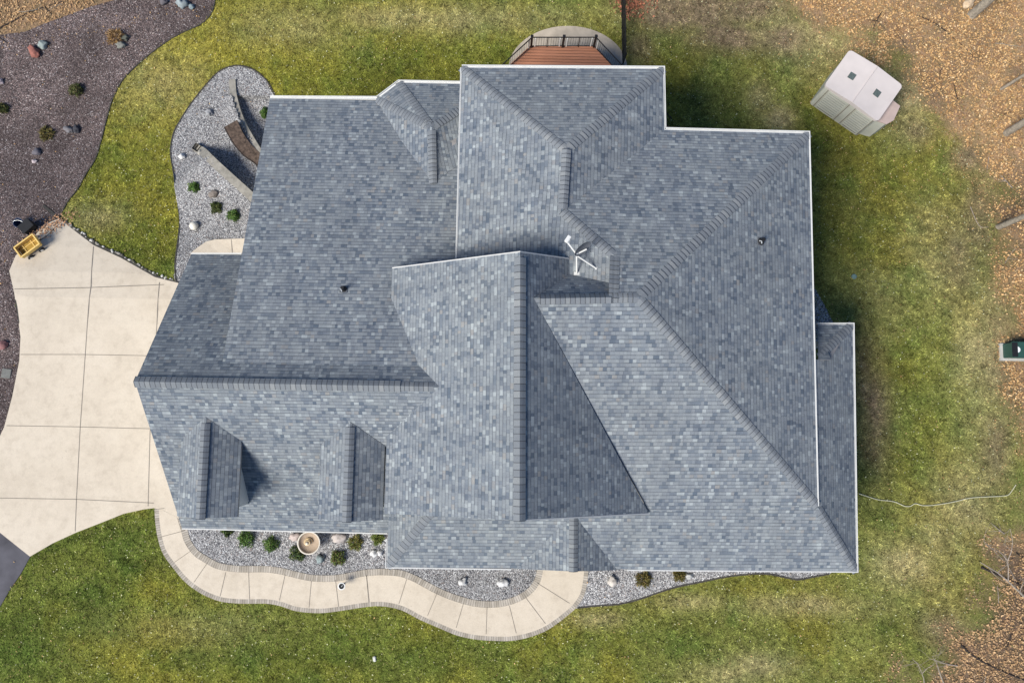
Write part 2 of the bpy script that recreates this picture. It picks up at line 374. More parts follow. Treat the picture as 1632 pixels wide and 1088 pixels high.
forestE = smoothline(gpoly(PX_forestE[:24]), 2)+gpoly(PX_forestE[24:])
# retaining wall lines
WA = [tuple(G(*p)[:2]) for p in [(371, 128), (373, 150), (381, 180), (395, 210), (417, 246)]]
WB = [tuple(G(*p)[:2]) for p in [(312, 235), (330, 248), (360, 277), (402, 315)]]
WA_s = smoothline(WA, 4)+[(WA[-1][0]+1.5, WA[-1][1]-1.6)]; WB_s = smoothline(WB, 4)+[(WB[-1][0]+1.6, WB[-1][1]-1.4)]
def above(line, x, y):
    """signed distance: positive on the NE (low) side; also position along"""
    best = 1e9; sd = 0; tt = 0; L = 0; n = len(line)
    for i in range(n-1):
        ax, ay = line[i]; bx, by = line[i+1]; dx, dy = bx-ax, by-ay; l2 = dx*dx+dy*dy; l = math.sqrt(l2)
        t = ((x-ax)*dx+(y-ay)*dy)/l2; tc = min(1, max(0, t)); d = math.hypot(x-ax-dx*tc, y-ay-dy*tc)
        if d < best:
            best = d; crs = dx*(y-ay)-dy*(x-ax); sd = d if crs > 0 else -d; tt = L+tc*l + (0 if (i > 0 or t > 0) else t*l)
        L += l
    return sd, tt
def terrain2(x, y):
    z = terrain(x, y)
    if -16.5 < x < -8 and 4.5 < y < 16:
        # terraces next to the house, fading out into the slope to the west
        sA, tA = above(WA_s, x, y); sB, tB = above(WB_s, x, y)
        z0 = G0-.05 if sB < 0 else (G0-1.0 if sA < 0 else G0-1.95)
        k = 0.0
        d = min(abs(sA) if tA > 0 else 9, 9)
        # weight: grows towards the house
        wgt = sm(0.2, 2.2, (x+13.8)-(y-8)*(-.05)) if sA < 0 else sm(-.1, 1.2, tA)
        if sB < 0: wgt = sm(.1, 1.8, tB)*sm(-3.5, -.0, sB)
        z = z*(1-wgt)+z0*wgt
    return z

# lawn condition and house shade painted into the turf, mapped in survey pixels
BL = dict(
 dirt=[(1085, 15, 90, 32, 1.3), (1040, 0, 60, 22, 1.1), (1160, 60, 60, 22, 1.1), (1190, 10, 60, 40, 1.0), (1240, 60, 50, 25, .8), (1020, 80, 25, 30, .6), (1340, 110, 60, 35, .45), (1545, 250, 30, 30, .75), (1560, 340, 28, 60, .7), (1530, 420, 25, 60, .5), (1600, 560, 30, 80, .6), (1392, 660, 26, 90, .9), (1378, 600, 15, 70, .8), (1500, 1000, 40, 30, .5), (1590, 720, 25, 60, .6), (1240, 75, 40, 20, .3), (1460, 210, 40, 25, .5)],
 straw=[(1240, 190, 25, 20, .9), (1210, 160, 20, 30, .6), (1450, 150, 60, 35, .8), (1300, 60, 80, 40, .6), (250, 130, 80, 60, .4), (700, 30, 220, 25, .5), (480, 40, 120, 40, .35), (150, 345, 50, 25, .5), (1440, 900, 50, 40, .75), (1300, 965, 120, 16, .55), (950, 985, 45, 12, .65), (1100, 960, 60, 14, .4), (1560, 560, 40, 120, .6), (1540, 800, 60, 80, .45), (1210, 1060, 60, 20, .6), (1150, 1075, 60, 20, .5), (300, 1000, 120, 30, .2), (1400, 480, 60, 60, .2), (1490, 400, 50, 80, .4), (1500, 880, 60, 80, .4)],
 lush_and_shade=[(620, 95, 150, 40, .6), (560, 130, 100, 25, .5), (690, 100, 60, 30, .4), (470, 110, 50, 30, .4), (1060, 60, 50, 30, .6), (1150, 165, 80, 45, .2), (1260, 90, 45, 25, .8), (1340, 450, 40, 110, .15), (1385, 750, 18, 25, .5), (1460, 650, 90, 120, .45), (1560, 430, 25, 20, .5), (220, 250, 40, 40, .3), (200, 400, 60, 40, .7), (250, 430, 25, 30, .6), (140, 340, 25, 15, .5), (190, 870, 70, 40, .6), (150, 960, 100, 60, .4), (30, 1030, 60, 80, .7), (450, 1050, 150, 40, .5), (700, 1040, 200, 40, .4), (1415, 1000, 25, 20, .7), (1100, 1020, 200, 40, .35), (380, 115, 60, 14, .5)])  # darker patches beside the north and east eaves are painted house shade
def fbm(x, y, sc, oct=4, seed=0):
    r = np.zeros(len(x)); a = 1; tot = 0
    for o in range(oct):
        # value noise by hashing lattice
        xs = x*sc*2**o+seed*17.3; ys = y*sc*2**o-seed*9.1
        xi = np.floor(xs); yi = np.floor(ys); fx = xs-xi; fy = ys-yi; fx = fx*fx*(3-2*fx); fy = fy*fy*(3-2*fy)
        def h(i, j): q = np.sin(i*127.1+j*311.7+seed*74.7+o*13)*43758.5453; return q-np.floor(q)
        v = (h(xi, yi)*(1-fx)+h(xi+1, yi)*fx)*(1-fy)+(h(xi, yi+1)*(1-fx)+h(xi+1, yi+1)*fx)*fy
        r += a*v; tot += a; a *= .55
    return r/tot
def pxarr(x, y, z=-1.0):
    d = np.stack([x, y, np.full(len(x), z)-H], 1); k = d@np.array(FWD)
    return 816+F*(d@np.array(RIGHT))/k, 544-F*(d@np.array(UP))/k
def lawn_color(x, y):
    z = G0-1.7*np.clip((y-5)/9, 0, 1)**2
    z = np.where(y < 5, G0, G0-1.7*(lambda t: t*t*(3-2*t))(np.clip((y-5)/9, 0, 1)))
    d = np.stack([x, y, z-H], 1); k = d@np.array(FWD); px = 816+F*(d@np.array(RIGHT))/k; py = 544-F*(d@np.array(UP))/k
    n1 = fbm(x, y, .35, 4, 1); n2 = fbm(x, y, 1.1, 4, 2); n3 = fbm(x, y, .8, 4, 3)
    # broad zones: yellower NW, green front, paler east
    nw = np.exp(-((px-260)/330)**2-((py-120)/260)**2); east = 1/(1+np.exp(-(px-1000)/80))
    green = np.array([.148, .165, .034]); yel = np.array([.285, .245, .036]); pale = np.array([.215, .214, .060])
    lush_and_shade = np.array([.055, .098, .018]); straw = np.array([.40, .33, .175]); dirt = np.array([.21, .150, .105])
    c_ = green[None]*(1-nw[:, None]*.75)+yel[None]*nw[:, None]*.75
    c_ = c_*(1-east[:, None]*.65)+pale[None]*east[:, None]*.65
    m = np.clip((n1-.42)*4.5, 0, 1)[:, None]*.55; c_ = c_*(1-m)+yel[None]*m*(1-.3*east[:, None])
    m = np.clip((.50-n2)*4, 0, 1)[:, None]*.55; c_ = c_*(1-m)+lush_and_shade[None]*m*1.2
    for key, tgt in (('lush_and_shade', lush_and_shade), ('straw', straw), ('dirt', dirt)):
        a = np.zeros(len(x))
        for (bx, by, rx, ry, amp) in BL[key]:
            a = np.maximum(a, amp*np.exp(-((px-bx)/rx)**2-((py-by)/ry)**2))
        a = np.clip(a*(.35+1.3*n3)*1.15, 0, 1)[:, None]*(.85 if key != 'lush_and_shade' else .75); c_ = c_*(1-a)+tgt[None]*a
    c_ = c_*np.clip(.62+.76*fbm(x, y, 3.1, 3, 12), .5, 1.5)[:, None]
    return c_
def edge_dist(x, y, poly):
    d = np.full(len(x), 1e9); n = len(poly)
    for i in range(n):
        ax, ay = poly[i][:2]; bx, by = poly[(i+1) % n][:2]; dx, dy = bx-ax, by-ay; l2 = dx*dx+dy*dy+1e-9
        t = np.clip(((x-ax)*dx+(y-ay)*dy)/l2, 0, 1); d = np.minimum(d, np.hypot(x-ax-dx*t, y-ay-dy*t))
    return d
def forest_w(x, y):
    sd = np.where(inside(x, y, forestE), 1, -1)*edge_dist(x, y, forestE)
    return np.clip(.5+(sd-.25+3.2*(fbm(x, y, .9, 4, 8)-.5))/1.5, 0, 1)
def forest_color(x, y, base_=False):
    n1 = fbm(x, y, .5, 4, 5)[:, None]; n2 = fbm(x, y, 1.4, 3, 6)[:, None]
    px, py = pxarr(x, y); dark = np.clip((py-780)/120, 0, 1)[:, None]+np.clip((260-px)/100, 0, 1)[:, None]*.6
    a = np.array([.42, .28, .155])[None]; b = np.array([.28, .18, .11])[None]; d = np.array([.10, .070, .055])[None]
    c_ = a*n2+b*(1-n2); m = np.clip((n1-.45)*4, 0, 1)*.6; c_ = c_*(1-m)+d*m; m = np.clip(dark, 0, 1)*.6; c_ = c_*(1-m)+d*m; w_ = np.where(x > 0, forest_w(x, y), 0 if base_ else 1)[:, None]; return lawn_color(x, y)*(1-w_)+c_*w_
def mesh_big(name, verts, nside, cols, m):
    """many separate n-gons as one stuff mesh, fast path"""
    me = bpy.data.meshes.new(name); nv = len(verts); nf = nv//nside
    me.vertices.add(nv); me.vertices.foreach_set('co', verts.astype(np.float32).ravel())
    me.loops.add(nv); me.loops.foreach_set('vertex_index', np.arange(nv, dtype=np.int32))
    me.polygons.add(nf); me.polygons.foreach_set('loop_start', np.arange(0, nv, nside, dtype=np.int32))
    me.materials.append(m)
    at = me.color_attributes.new('Col', 'FLOAT_COLOR', 'POINT')
    at.data.foreach_set('color', np.c_[np.repeat(cols, nside, 0), np.ones(nv)].astype(np.float32).ravel())
    me.update(calc_edges=True); me.validate()
    o = bpy.data.objects.new(name, me); COL.objects.link(o); return o
def tz(x, y):
    t = np.clip((y-5)/9, 0, 1); return G0-1.7*t*t*(3-2*t)

# ------------------------------------------------------------ SETTING
print('setting')
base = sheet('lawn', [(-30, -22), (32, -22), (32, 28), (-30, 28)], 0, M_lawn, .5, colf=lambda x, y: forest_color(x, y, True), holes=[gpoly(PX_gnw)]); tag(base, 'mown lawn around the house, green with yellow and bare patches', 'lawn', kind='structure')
far = sheet('ground', [(-160, -160), (160, -160), (160, 160), (-160, 160)], 0, M_lawn, 6, colf=lambda x, y: forest_color(x, y, True), holes=[[(-30, -22), (32, -22), (32, 28), (-30, 28)]]); tag(far, 'distant ground beyond the garden', 'ground', kind='structure')
mulch_xy = gpoly(PX_mulch); gnw_xy = gpoly(PX_gnw); gfr_xy = gpoly(PX_gfr)
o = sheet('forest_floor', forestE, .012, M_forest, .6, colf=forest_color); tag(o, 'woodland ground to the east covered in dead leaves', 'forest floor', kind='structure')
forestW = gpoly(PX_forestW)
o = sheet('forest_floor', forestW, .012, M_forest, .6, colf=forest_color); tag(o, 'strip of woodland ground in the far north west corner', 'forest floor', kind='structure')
o = sheet('stone_mulch', mulch_xy, .020, M_mulch, .7); tag(o, 'bed of small purple grey stones west of the lawn', 'stone bed', kind='structure')
terrain_fn[0] = terrain2
o = sheet('gravel_bed', gnw_xy, .020, M_gravel, .11); tag(o, 'terraced gravel bed beside the garage', 'gravel bed', kind='structure')
terrain_fn[0] = terrain
innbed = innw[2:-3]
gf = innbed + gpoly([(856, 860), (600, 800), (300, 815)])
o = sheet('gravel_bed', gf, .030, M_gravel, .7); tag(o, 'grey gravel bed between the house front and the curved walk', 'gravel bed', kind='structure')
o = sheet('gravel_bed', gfr_xy, .022, M_gravel, .7); tag(o, 'narrow grey gravel strip east of the curved walk', 'gravel bed', kind='structure')
o = sheet('gravel_bed', gpoly([(1290, 455), (1300, 462), (1316, 490), (1328, 515), (1340, 540), (1290, 560)]), .022, M_gravel, .4); tag(o, 'small dark triangle of gravel at the east wall', 'gravel bed', kind='structure')
drv = sheet('driveway', drive, .062, M_conc, 1.2, skirt=.12); tag(drv, 'pale concrete driveway fanning out west of the garage', 'driveway', kind='structure')
def strips(name, lines, wd, dz, m, parent=None, t2=False):
    b = MB(); tf = terrain2 if t2 else terrain
    for ln in lines:
        P = [G(*p) for p in ln]; pts = []
        for i in range(len(P)-1):
            k = max(1, int((P[i+1]-P[i]).length/.5)); pts += [P[i].lerp(P[i+1], j/k) for j in range(k)]
        pts.append(P[-1])
        for q in pts: q.z = tf(q.x, q.y)
        for i in range(len(pts)-1):
            a, q = pts[i], pts[i+1]; t = (q-a); t.z = 0; t.normalize(); nn = Vector((-t.y, t.x, 0))*wd/2; up = Vector((0, 0, dz))
            b.add([a-nn+up, q-nn+up, q+nn+up, a+nn+up], [(0, 1, 2, 3)])
    return b.build(name, m, parent)
strips('joint', [[(150, 393), (146, 455), (137, 565), (129, 680), (123, 795), (121, 846)], [(255, 450), (251, 515), (246, 600), (240, 690), (237, 806)], [(24, 461), (140, 459), (262, 454)], [(34, 565), (137, 565), (240, 567)], [(12, 678), (129, 680), (244, 683)], [(0, 793), (123, 795), (246, 801)]], .026, .070, M_joint, drv)
o = sheet('asphalt_road', gpoly(PX_asph), .03, M_asphalt, 1, skirt=.06); tag(o, 'dark asphalt corner at the lower left', 'asphalt', kind='structure')
# walk: outer border, concrete, inner border
def ribbon(name, A, B, dz, m, parent=None, skirt=.1):
    n = min(len(A), len(B)); V = []; Fc = []; UVs = []; L = 0; Ls = [0]
    for i in range(1, n): L += math.hypot(A[i][0]-A[i-1][0], A[i][1]-A[i-1][1]); Ls.append(L)
    for i in range(n):
        for q in (A[i], B[i]): V.append(Vector((q[0], q[1], G0+dz)))
    for i in range(n):
        for q in (A[i], B[i]): V.append(Vector((q[0], q[1], G0+dz-skirt)))
    for i in range(n-1):
        Fc.append((2*i, 2*i+1, 2*i+3, 2*i+2)); UVs.append([(Ls[i], 0), (Ls[i], 1), (Ls[i+1], 1), (Ls[i+1], 0)])
        for k in (0, 1):
            Fc.append((2*i+k, 2*i+2+k, 2*n+2*i+2+k, 2*n+2*i+k)); UVs.append([(Ls[i], 0), (Ls[i+1], 0), (Ls[i+1], 1), (Ls[i], 1)])
    return mesh_obj(name, V, Fc, m, parent, uvs=UVs)
o_in = offset_line(outw, .19); i_out = offset_line(innw, -.27)
walk_xy = o_in+i_out[::-1]
wk = sheet('walkway', walk_xy, .056, M_conc, .8); tag(wk, 'curved pale concrete walk along the house front', 'walkway', kind='structure')
tag(ribbon('paver_border', outw, o_in, .050, M_paver, wk), 'thin outer row of paver bricks'); tag(ribbon('paver_border', i_out, innw, .050, M_paver, wk), 'wider inner row of paver bricks')
def z2(x, y): return (240+x/4.08, 800+y/4.08)
def z3(x, y): return (580+x/3.4, 780+y/3.4)
jl = [(z2(75, 222), z2(225, 183)), (z2(158, 388), z2(290, 297)), (z2(285, 518), z2(372, 392)), (z2(455, 608), z2(492, 452)), (z2(646, 628), z2(640, 452)), (z2(840, 635), z2(877, 468)), (z2(1032, 682), z2(1047, 510)), (z2(1224, 675), z2(1204, 503)), (z2(1420, 650), z2(1405, 475)), (z3(30, 607), z3(15, 460)), (z3(190, 617), z3(232, 483)), (z3(345, 680), z3(400, 550)), (z3(500, 745), z3(540, 612)), (z3(662, 780), z3(667, 635)), (z3(825, 775), z3(788, 627)), (z3(983, 723), z3(876, 582)), (z3(1113, 613), z3(938, 503)), ((263, 809), (246, 812))]
strips('joint', [list(x) for x in jl], .022, .064, M_joint, wk)
terrain_fn[0] = terrain2; o = sheet('stoop', gpoly(PX_stoop), .09, M_conc, .8, skirt=.1); terrain_fn[0] = terrain; tag(o, 'small rounded concrete pad at the garage corner', 'concrete pad', kind='structure')
strips('joint', [[(372, 384), (372, 406)]], .03, .099, M_joint, o, True)
# patio under the deck
cx_, cy_ = 905, 130
pat = [G(cx_+95*math.cos(a)*1.0, 112-70*math.sin(a)) for a in np.linspace(0, math.pi, 25)]
pat = [tuple(p[:2]) for p in pat]+gpoly([(810, 220), (1000, 220)])
o = sheet('patio', pat, .03, M_patio, .8, skirt=.06); tag(o, 'half round paver patio under the deck', 'patio', kind='structure')

# ------------------------------------------------------------ HOUSE
print('house')
house = empty('house', (0, 4, G0), 'large house with complex blue grey shingle roof and white gutters', 'house')
e1, zR, zg = 5.13, 8.71, 9.07
NE = U(1289, 213, e1); SEb = U(1303, 806, e1); INN_ = U(1059, 207, e1); WNE = U(1057, 110, e1); WNW = U(736, 108, e1); WW = U(728, 412, e1)
WR_N = U(903, 239, 7.08); WR_S = U(897, 337, 7.08); WT = U(980, 408, 7.91); APEX = U(1018, 474, zR); RW = U(846, 475, zR); RB = U(978, 474, zR)
Q_ = U(978, 452, 7.91); V_ = U(908, 437, 7.35)
gN = U(829, 401, zg); gS = U(828, 829, zg); gNW = U(625, 427, 5.32); gSE = U(1034, 818, 5.15); gSW = U(612, 818, 5.32); gNV = U(907, 412, 7.35)
gaR = U(215, 608, 6.88); gaRe = U(698, 616, 6.88); gaS = U(290, 841, 1.98); gaSe = U(617, 849, 1.98); gaN = U(305, 405, 2.54)
shS = U(355, 575, 6.22); shN = U(430, 157, 2.09); shN2 = U(598, 158, 2.09)
pSW = U(617, 903, 3.69); pM = U(815, 906, 3.69); pSE = U(1365, 910, 3.69); pNE = U(1359, 517, 3.69); pNW = U(1303, 517, 3.69); pH = U(1304, 573, 4.95)
def plane(a, b, c_):
    n = (b-a).cross(c_-a).normalized(); return (n if n.z > 0 else -n, a)
def zon(pl, x, y): n, a = pl; return a.z-(n.x*(x-a.x)+n.y*(y-a.y))/n.z
def PU(px, py, pl):
    n, a = pl; d = ray(px, py); o_ = Vector((0, 0, H)); t = (a-o_).dot(n)/d.dot(n); return o_+d*t
class Roof:
    def __init__(s): s.v = []; s.f = []; s.uv = []; s.mi = []
    def face(s, pts, th=.14):
        pts = [Vector(p) for p in pts]
        n = Vector((0, 0, 0))
        for i in range(len(pts)):
            a, b = pts[i], pts[(i+1) % len(pts)]; n += a.cross(b)
        n.normalize()
        if n.z < 0: pts = pts[::-1]; n = -n
        d = Vector((0, 0, -1)); d = (d-n*d.dot(n)); d.normalize(); a_ = n.cross(d)
        b = len(s.v); k = len(pts)
        s.v += pts + [p-Vector((0, 0, th)) for p in pts]
        s.f.append(tuple(range(b, b+k))); s.uv.append([(p.dot(a_)+50, p.dot(d)+50) for p in pts]); s.mi.append(0)
        s.f.append(tuple(range(b+2*k-1, b+k-1, -1))); s.uv.append([(0, 0)]*k); s.mi.append(1)
        for i in range(k):
            j = (i+1) % k; s.f.append((b+i, b+k+i, b+k+j, b+j)); s.uv.append([(0, 0)]*4); s.mi.append(1)
        return (n, pts[0])
    def build(s, name, parent, edge=M_pinkwhite):
        return mesh_obj(name, s.v, s.f, [M_shingle, edge], parent, midx=s.mi, uvs=s.uv)
def caps(name, parent, p0, p1, plL, plR, w_=.17, ex=.19, lift=.02, vent=0.0, m=None, jit=.0):
    """ridge / hip cap shingles; plL, plR the planes on either side"""
    d = p1-p0; L = d.length; t = d/L; th = Vector((t.x, t.y, 0)).normalized(); q = Vector((-th.y, th.x, 0))
    b = MB(); n = int(L/ex); mi = []
    def prof(pt, h):
        out = []
        for k in (-1, -.45, 0, .45, 1):
            X = pt+q*(k*w_); z = pt.z
            z = pt.z+min(zon(plR, X.x, X.y)-zon(plR, pt.x, pt.y), zon(plL, X.x, X.y)-zon(plL, pt.x, pt.y))
            if k == 0: z = pt.z-.012
            out.append(Vector((X.x, X.y, z+h)))
        return out
    for i in range(n):
        a = p0+t*(i*ex-.03); c_ = p0+t*min(L, (i+1)*ex+.02)
        h0 = vent+lift*.3; h1 = vent+lift*1.4
        A = prof(a, h1); B = prof(c_, h0)
        A2 = [v-Vector((0, 0, .02+vent)) for v in A]; B2 = [v-Vector((0, 0, .01+vent)) for v in B]
        tt = .024/max(.05, (c_-a).length); Cm = [A[k].lerp(B[k], tt) for k in range(5)]  # darker band at each butt end paints the shade line of the cap
        vs = A+B+A2+B2+Cm; fs = []
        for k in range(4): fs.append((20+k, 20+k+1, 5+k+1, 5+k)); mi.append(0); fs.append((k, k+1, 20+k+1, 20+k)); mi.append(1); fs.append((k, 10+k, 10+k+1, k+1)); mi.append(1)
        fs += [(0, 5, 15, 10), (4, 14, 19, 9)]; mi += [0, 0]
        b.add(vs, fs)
    o = b.build(name, [m or M_cap, M_capshade], parent, midx=mi)
    return o
def gutter(parent, pts, ws, h=.12, side=1, dz=.01, m=None, name='gutter'):
    """open trough along the eave, outside it, mitred at the corners; ws = width per run"""
    pts = [Vector(p) for p in pts]; k = len(pts); ws = ws if isinstance(ws, (list, tuple)) else [ws]*(k-1)
    T = []; NN = []
    for i in range(k-1):
        t = pts[i+1]-pts[i]; t.z = 0; t.normalize(); T.append(t); NN.append(Vector((-t.y, t.x, 0))*side)
    def off(i, fr, inn=0):
        a = max(i-1, 0); b_ = min(i, k-2); d1 = fr*ws[a]+inn; d2 = fr*ws[b_]+inn
        if a == b_: return pts[i]+NN[a]*d1
        n1, n2 = NN[a], NN[b_]; det = n1.x*n2.y-n1.y*n2.x
        if abs(det) < .05: return pts[i]+NN[a]*d1
        return pts[i]+Vector(((d1*n2.y-d2*n1.y)/det, (n1.x*d2-n2.x*d1)/det, 0))
    prof = [(0, -.03, -h), (0, 0, dz), (0, .018, dz), (0, .02, -h*.45), (1, -.03, -h*.45), (1, -.026, dz+.01), (1, 0, dz+.01), (1, 0, -h)]
    b = MB(); V = []; nP = len(prof); Fc = []
    for i in range(k):
        for fr, inn, zz in prof: v = off(i, fr, inn); V.append(Vector((v.x, v.y, pts[i].z+zz)))
    for i in range(k-1):
        for j in range(nP): Fc.append((i*nP+j, i*nP+(j+1) % nP, (i+1)*nP+(j+1) % nP, (i+1)*nP+j))
    Fc += [tuple(range(nP)), tuple((k-1)*nP+j for j in range(nP-1, -1, -1))]
    return b.add(V, Fc).build(name, m or M_white, parent)
# ---- main roof
rf = Roof()
plN = rf.face([INN_, NE, APEX, RB, WT, WR_S]); plE = rf.face([NE, SEb, APEX])
S_brW = U(1034, 812, 5.15); valT = U(853, 476, zR-.03)
plS = rf.face([RW, valT, S_brW, SEb, APEX]) if False else None
plS = plane(RB, APEX, SEb)
def onS(px, py): return PU(px, py, plS)
rf.face([onS(846, 475), onS(1034, 814), SEb, APEX, RB])
plNp = rf.face([RW, RB, Q_, V_])
rf.face([WT, RB, Q_])
main_roof = rf.build('main_roof', house)
caps('hip_cap', main_roof, NE, APEX, plN, plE) ; caps('hip_cap', main_roof, SEb, APEX, plE, plS)
caps('ridge_cap', main_roof, U(862, 476, zR), RB, plNp, plS, vent=.05, w_=.19, ex=.17); caps('ridge_cap', main_roof, RB, APEX, plN, plS, ex=.17)
caps('hip_cap', main_roof, RB, WT, plN, plNp, ex=.2)
# ---- north wing
rf = Roof()
plWW = plane(WNW, WW, WR_N)
def onWW(px, py): return PU(px, py, plWW)
rf.face([WNW, WR_N, WR_S, WT, Q_, V_, gNV, Vector((0.6, gNV.y-.3, zon(plWW, .6, gNV.y-.3))), Vector((WW.x, WW.y-.3, e1))])
plWN = rf.face([WNW, WNE, WR_N]); plWE = rf.face([WNE, INN_, WR_S, WR_N])
wing = rf.build('wing_roof', house)
caps('hip_cap', wing, WNW, WR_N, plWN, plWW); caps('hip_cap', wing, WNE, WR_N, plWE, plWN) ; caps('ridge_cap', wing, WR_N, WR_S, plWE, plWW, ex=.17, vent=.04); caps('hip_cap', wing, WR_S, WT, plN, plWW, ex=.17)
# ---- front gable
rf = Roof()
plGW = plane(gN, gS, gNW); plGE = plane(gN, gS, gSE)
vS = zon(plGW, 0, 0)
gWt = gaRe.copy(); gWt.z = zon(plGW, gWt.x, gWt.y)
rf.face([gN, gS, gSW, gNW])
rf.face([gN, gNV, V_, U(850, 474, zR), gSE, gS])
gab = rf.build('gable_roof', house, M_pinkwhite)
caps('ridge_cap', gab, gS, gN, plGW, plGE, vent=.055, w_=.2, ex=.235)
# ---- garage
rf = Roof()
plGaS = plane(gaR, gaRe, gaS); plGaN = plane(gaR, gaRe, gaN)
xR = gaRe+(gaRe-gaR).normalized()*1.0
rf.face([gaR, xR, Vector((gSW.x+2.0, gSW.y, zon(plGaS, gSW.x+2.0, gSW.y))), Vector((gaSe.x+.9, gaSe.y, zon(plGaS, gaSe.x+.9, gaSe.y))), gaSe, gaS])
shSe = Vector((xR.x, shS.y, zon(plGaN, xR.x, shS.y)))
gaN2 = Vector((shS.x+.8, gaN.y, zon(plGaN, shS.x+.8, gaN.y)))
shSz = Vector((shS.x, shS.y, zon(plGaN, shS.x, shS.y)))
rf.face([gaR, xR, shSe, Vector((shS.x+.8, shS.y, zon(plGaN, shS.x+.8, shS.y))), gaN2, gaN])
shS2 = Vector((shS.x, shS.y-.05, shSz.z+.03)); 
plSh = plane(shS2, Vector((xR.x, shS2.y, shS2.z)), shN)
wE = WNW.x+.5
rf.face([shS2, Vector((xR.x, shS2.y, shS2.z)), Vector((xR.x, 5.5, zon(plSh, xR.x, 5.5))), Vector((wE, 5.6, zon(plSh, wE, 5.6))), Vector((wE, shN.y, zon(plSh, wE, shN.y))), shN])
garage = rf.build('garage_roof', house)
caps('ridge_cap', garage, gaR, gaRe+Vector((-1.35, 0, 0)), plGaN, plGaS, vent=.055, w_=.2, ex=.185); caps('ridge_cap', garage, gaRe+Vector((-1.35, 0, 0)), gaRe, plGaN, plGaS, ex=.17)
# ---- north bay on the garage roof (half octagon hip)
BA = PU(688, 203, plane(U(690, 292, 0)+Vector((0, 0, 0)), U(600, 292, 0), U(690, 100, 0)))
rEnd = PU(690, 292, plSh); zB = rEnd.z+.02; BA = U(688, 203, zB); rEnd.z = zB
b0 = U(600, 159, 2.12); b1 = U(636, 132, 2.12); b2 = U(734, 132, 2.12)
wv = b1.x; bw = BA.x-b0.x
b0s = Vector((b0.x+.1, b0.y-.25, 0)); b0s.z = zon(plSh, b0s.x, b0s.y)+.01
rf = Roof()
plBN = rf.face([b1, b2+Vector((.4, 0, 0)), Vector((wE, BA.y, zB)), BA]) if False else None
plBN = plane(b1, b2, BA)
rf.face([b1, Vector((wE, b1.y, 2.12)), Vector((wE, BA.y+ (wE-BA.x)*.9, zon(plBN, wE, BA.y+(wE-BA.x)*.9))), BA])
plBNW = rf.face([b0, b1, BA])
plBW = rf.face([b0, BA, rEnd, PU(640, 225, plSh)])
rEe = Vector((wE, BA.y+(wE-BA.x)*.9, zon(plBN, wE, BA.y+(wE-BA.x)*.9))); 
plBE = rf.face([BA, rEe, Vector((wE, BA.y-.9, zon(plSh, wE, BA.y-.9)+.02)), rEnd])
bay = rf.build('bay_roof', house)
caps('ridge_cap', bay, rEnd, BA, plBW, plBE, ex=.17, vent=.04, w_=.17); caps('hip_cap', bay, b1, BA, plBN, plBNW, ex=.17); caps('hip_cap', bay, b0, BA, plBNW, plBW, ex=.17); caps('hip_cap', bay, rEe, BA, plBE, plBN, ex=.17)
# ---- porch roofs (front strip and east strip)
rf = Roof()
brE = SEb-Vector((0, 0, .05)); brW = Vector((gSW.x+1.9, SEb.y, e1-.05))
brW = U(700, 822, e1-.1)
plPS = plane(SEb, pSE, pSW)
def onP(px, py, dz=0): p = PU(px, py, plPS); p.z += dz; return p
topL = onP(702, 815); tl = Vector((topL.x, SEb.y, zon(plPS, topL.x, SEb.y)))
rf.face([pSE, SEb+Vector((0, 0, -.03)), tl+Vector((0, 0, -.02)), pSW])
plPW = plane(pSW, tl, Vector((pSW.x, tl.y+.3, pSW.z)))
rf.face([pSW, tl, Vector((tl.x, tl.y+.4, zon(plPW, tl.x, tl.y+.4))), Vector((pSW.x, tl.y+.4, pSW.z))])
pHd = Vector((SEb.x, SEb.y, e1-.06)); 
plPE = rf.face([pSE, pNE, pH, Vector((pH.x-.25, pH.y, pH.z+.1)), Vector((pHd.x-.25, pHd.y, pHd.z+.1)), pHd+Vector((0, 0, .02))])
plPN = rf.face([pNE, pNW, Vector((pNW.x, pH.y, pH.z)), pH])
porch = rf.build('porch_roof', house)
caps('hip_cap', porch, pSE, SEb+Vector((0, 0, -.03)), plPE, plPS, ex=.2); caps('hip_cap', porch, pNE, pH, plPN, plPE, ex=.2); caps('hip_cap', porch, pSW, tl, plPS, plPW, ex=.19)
# ---- entry gable over the front steps (ridge at x=915)
eR0 = PU(915, 826, plPS)+Vector((0, 0, .05)); zE = PU(915, 829, plPS).z+.12
eR1 = U(914, 910, zE); eR0 = Vector((eR1.x, PU(915, 826, plPS).y+.4, zE))
exz = 3.60
eE = U(988, 908, exz); eW = U(819, 912, exz)
rf = Roof()
def vly(pS, x):  # where the entry gable plane meets the porch plane on the vertical plane through x
    y = eR0.y
    for _ in range(30):
        zz = zon(pS, x, y); y -= (zon(plPS, x, y)-zz)/(-( (plPS[0].y/plPS[0].z)))*-1 if False else 0
    return y
plEE = plane(eR0, eR1, Vector((eE.x, eR1.y, exz))); plEW = plane(eR0, eR1, Vector((eW.x, eR1.y, exz)))
yc = eE.y
rf.face([eR1, eR0, Vector((eE.x, yc+.05, exz)), Vector((eE.x, yc, exz))]); rf.face([eR1, eR0, Vector((eW.x, yc+.05, exz)), Vector((eW.x, yc, exz))])
ent = rf.build('entry_roof', house)
caps('ridge_cap', ent, eR1, eR0-Vector((0, .1, 0)), plEE, plEW, ex=.17)
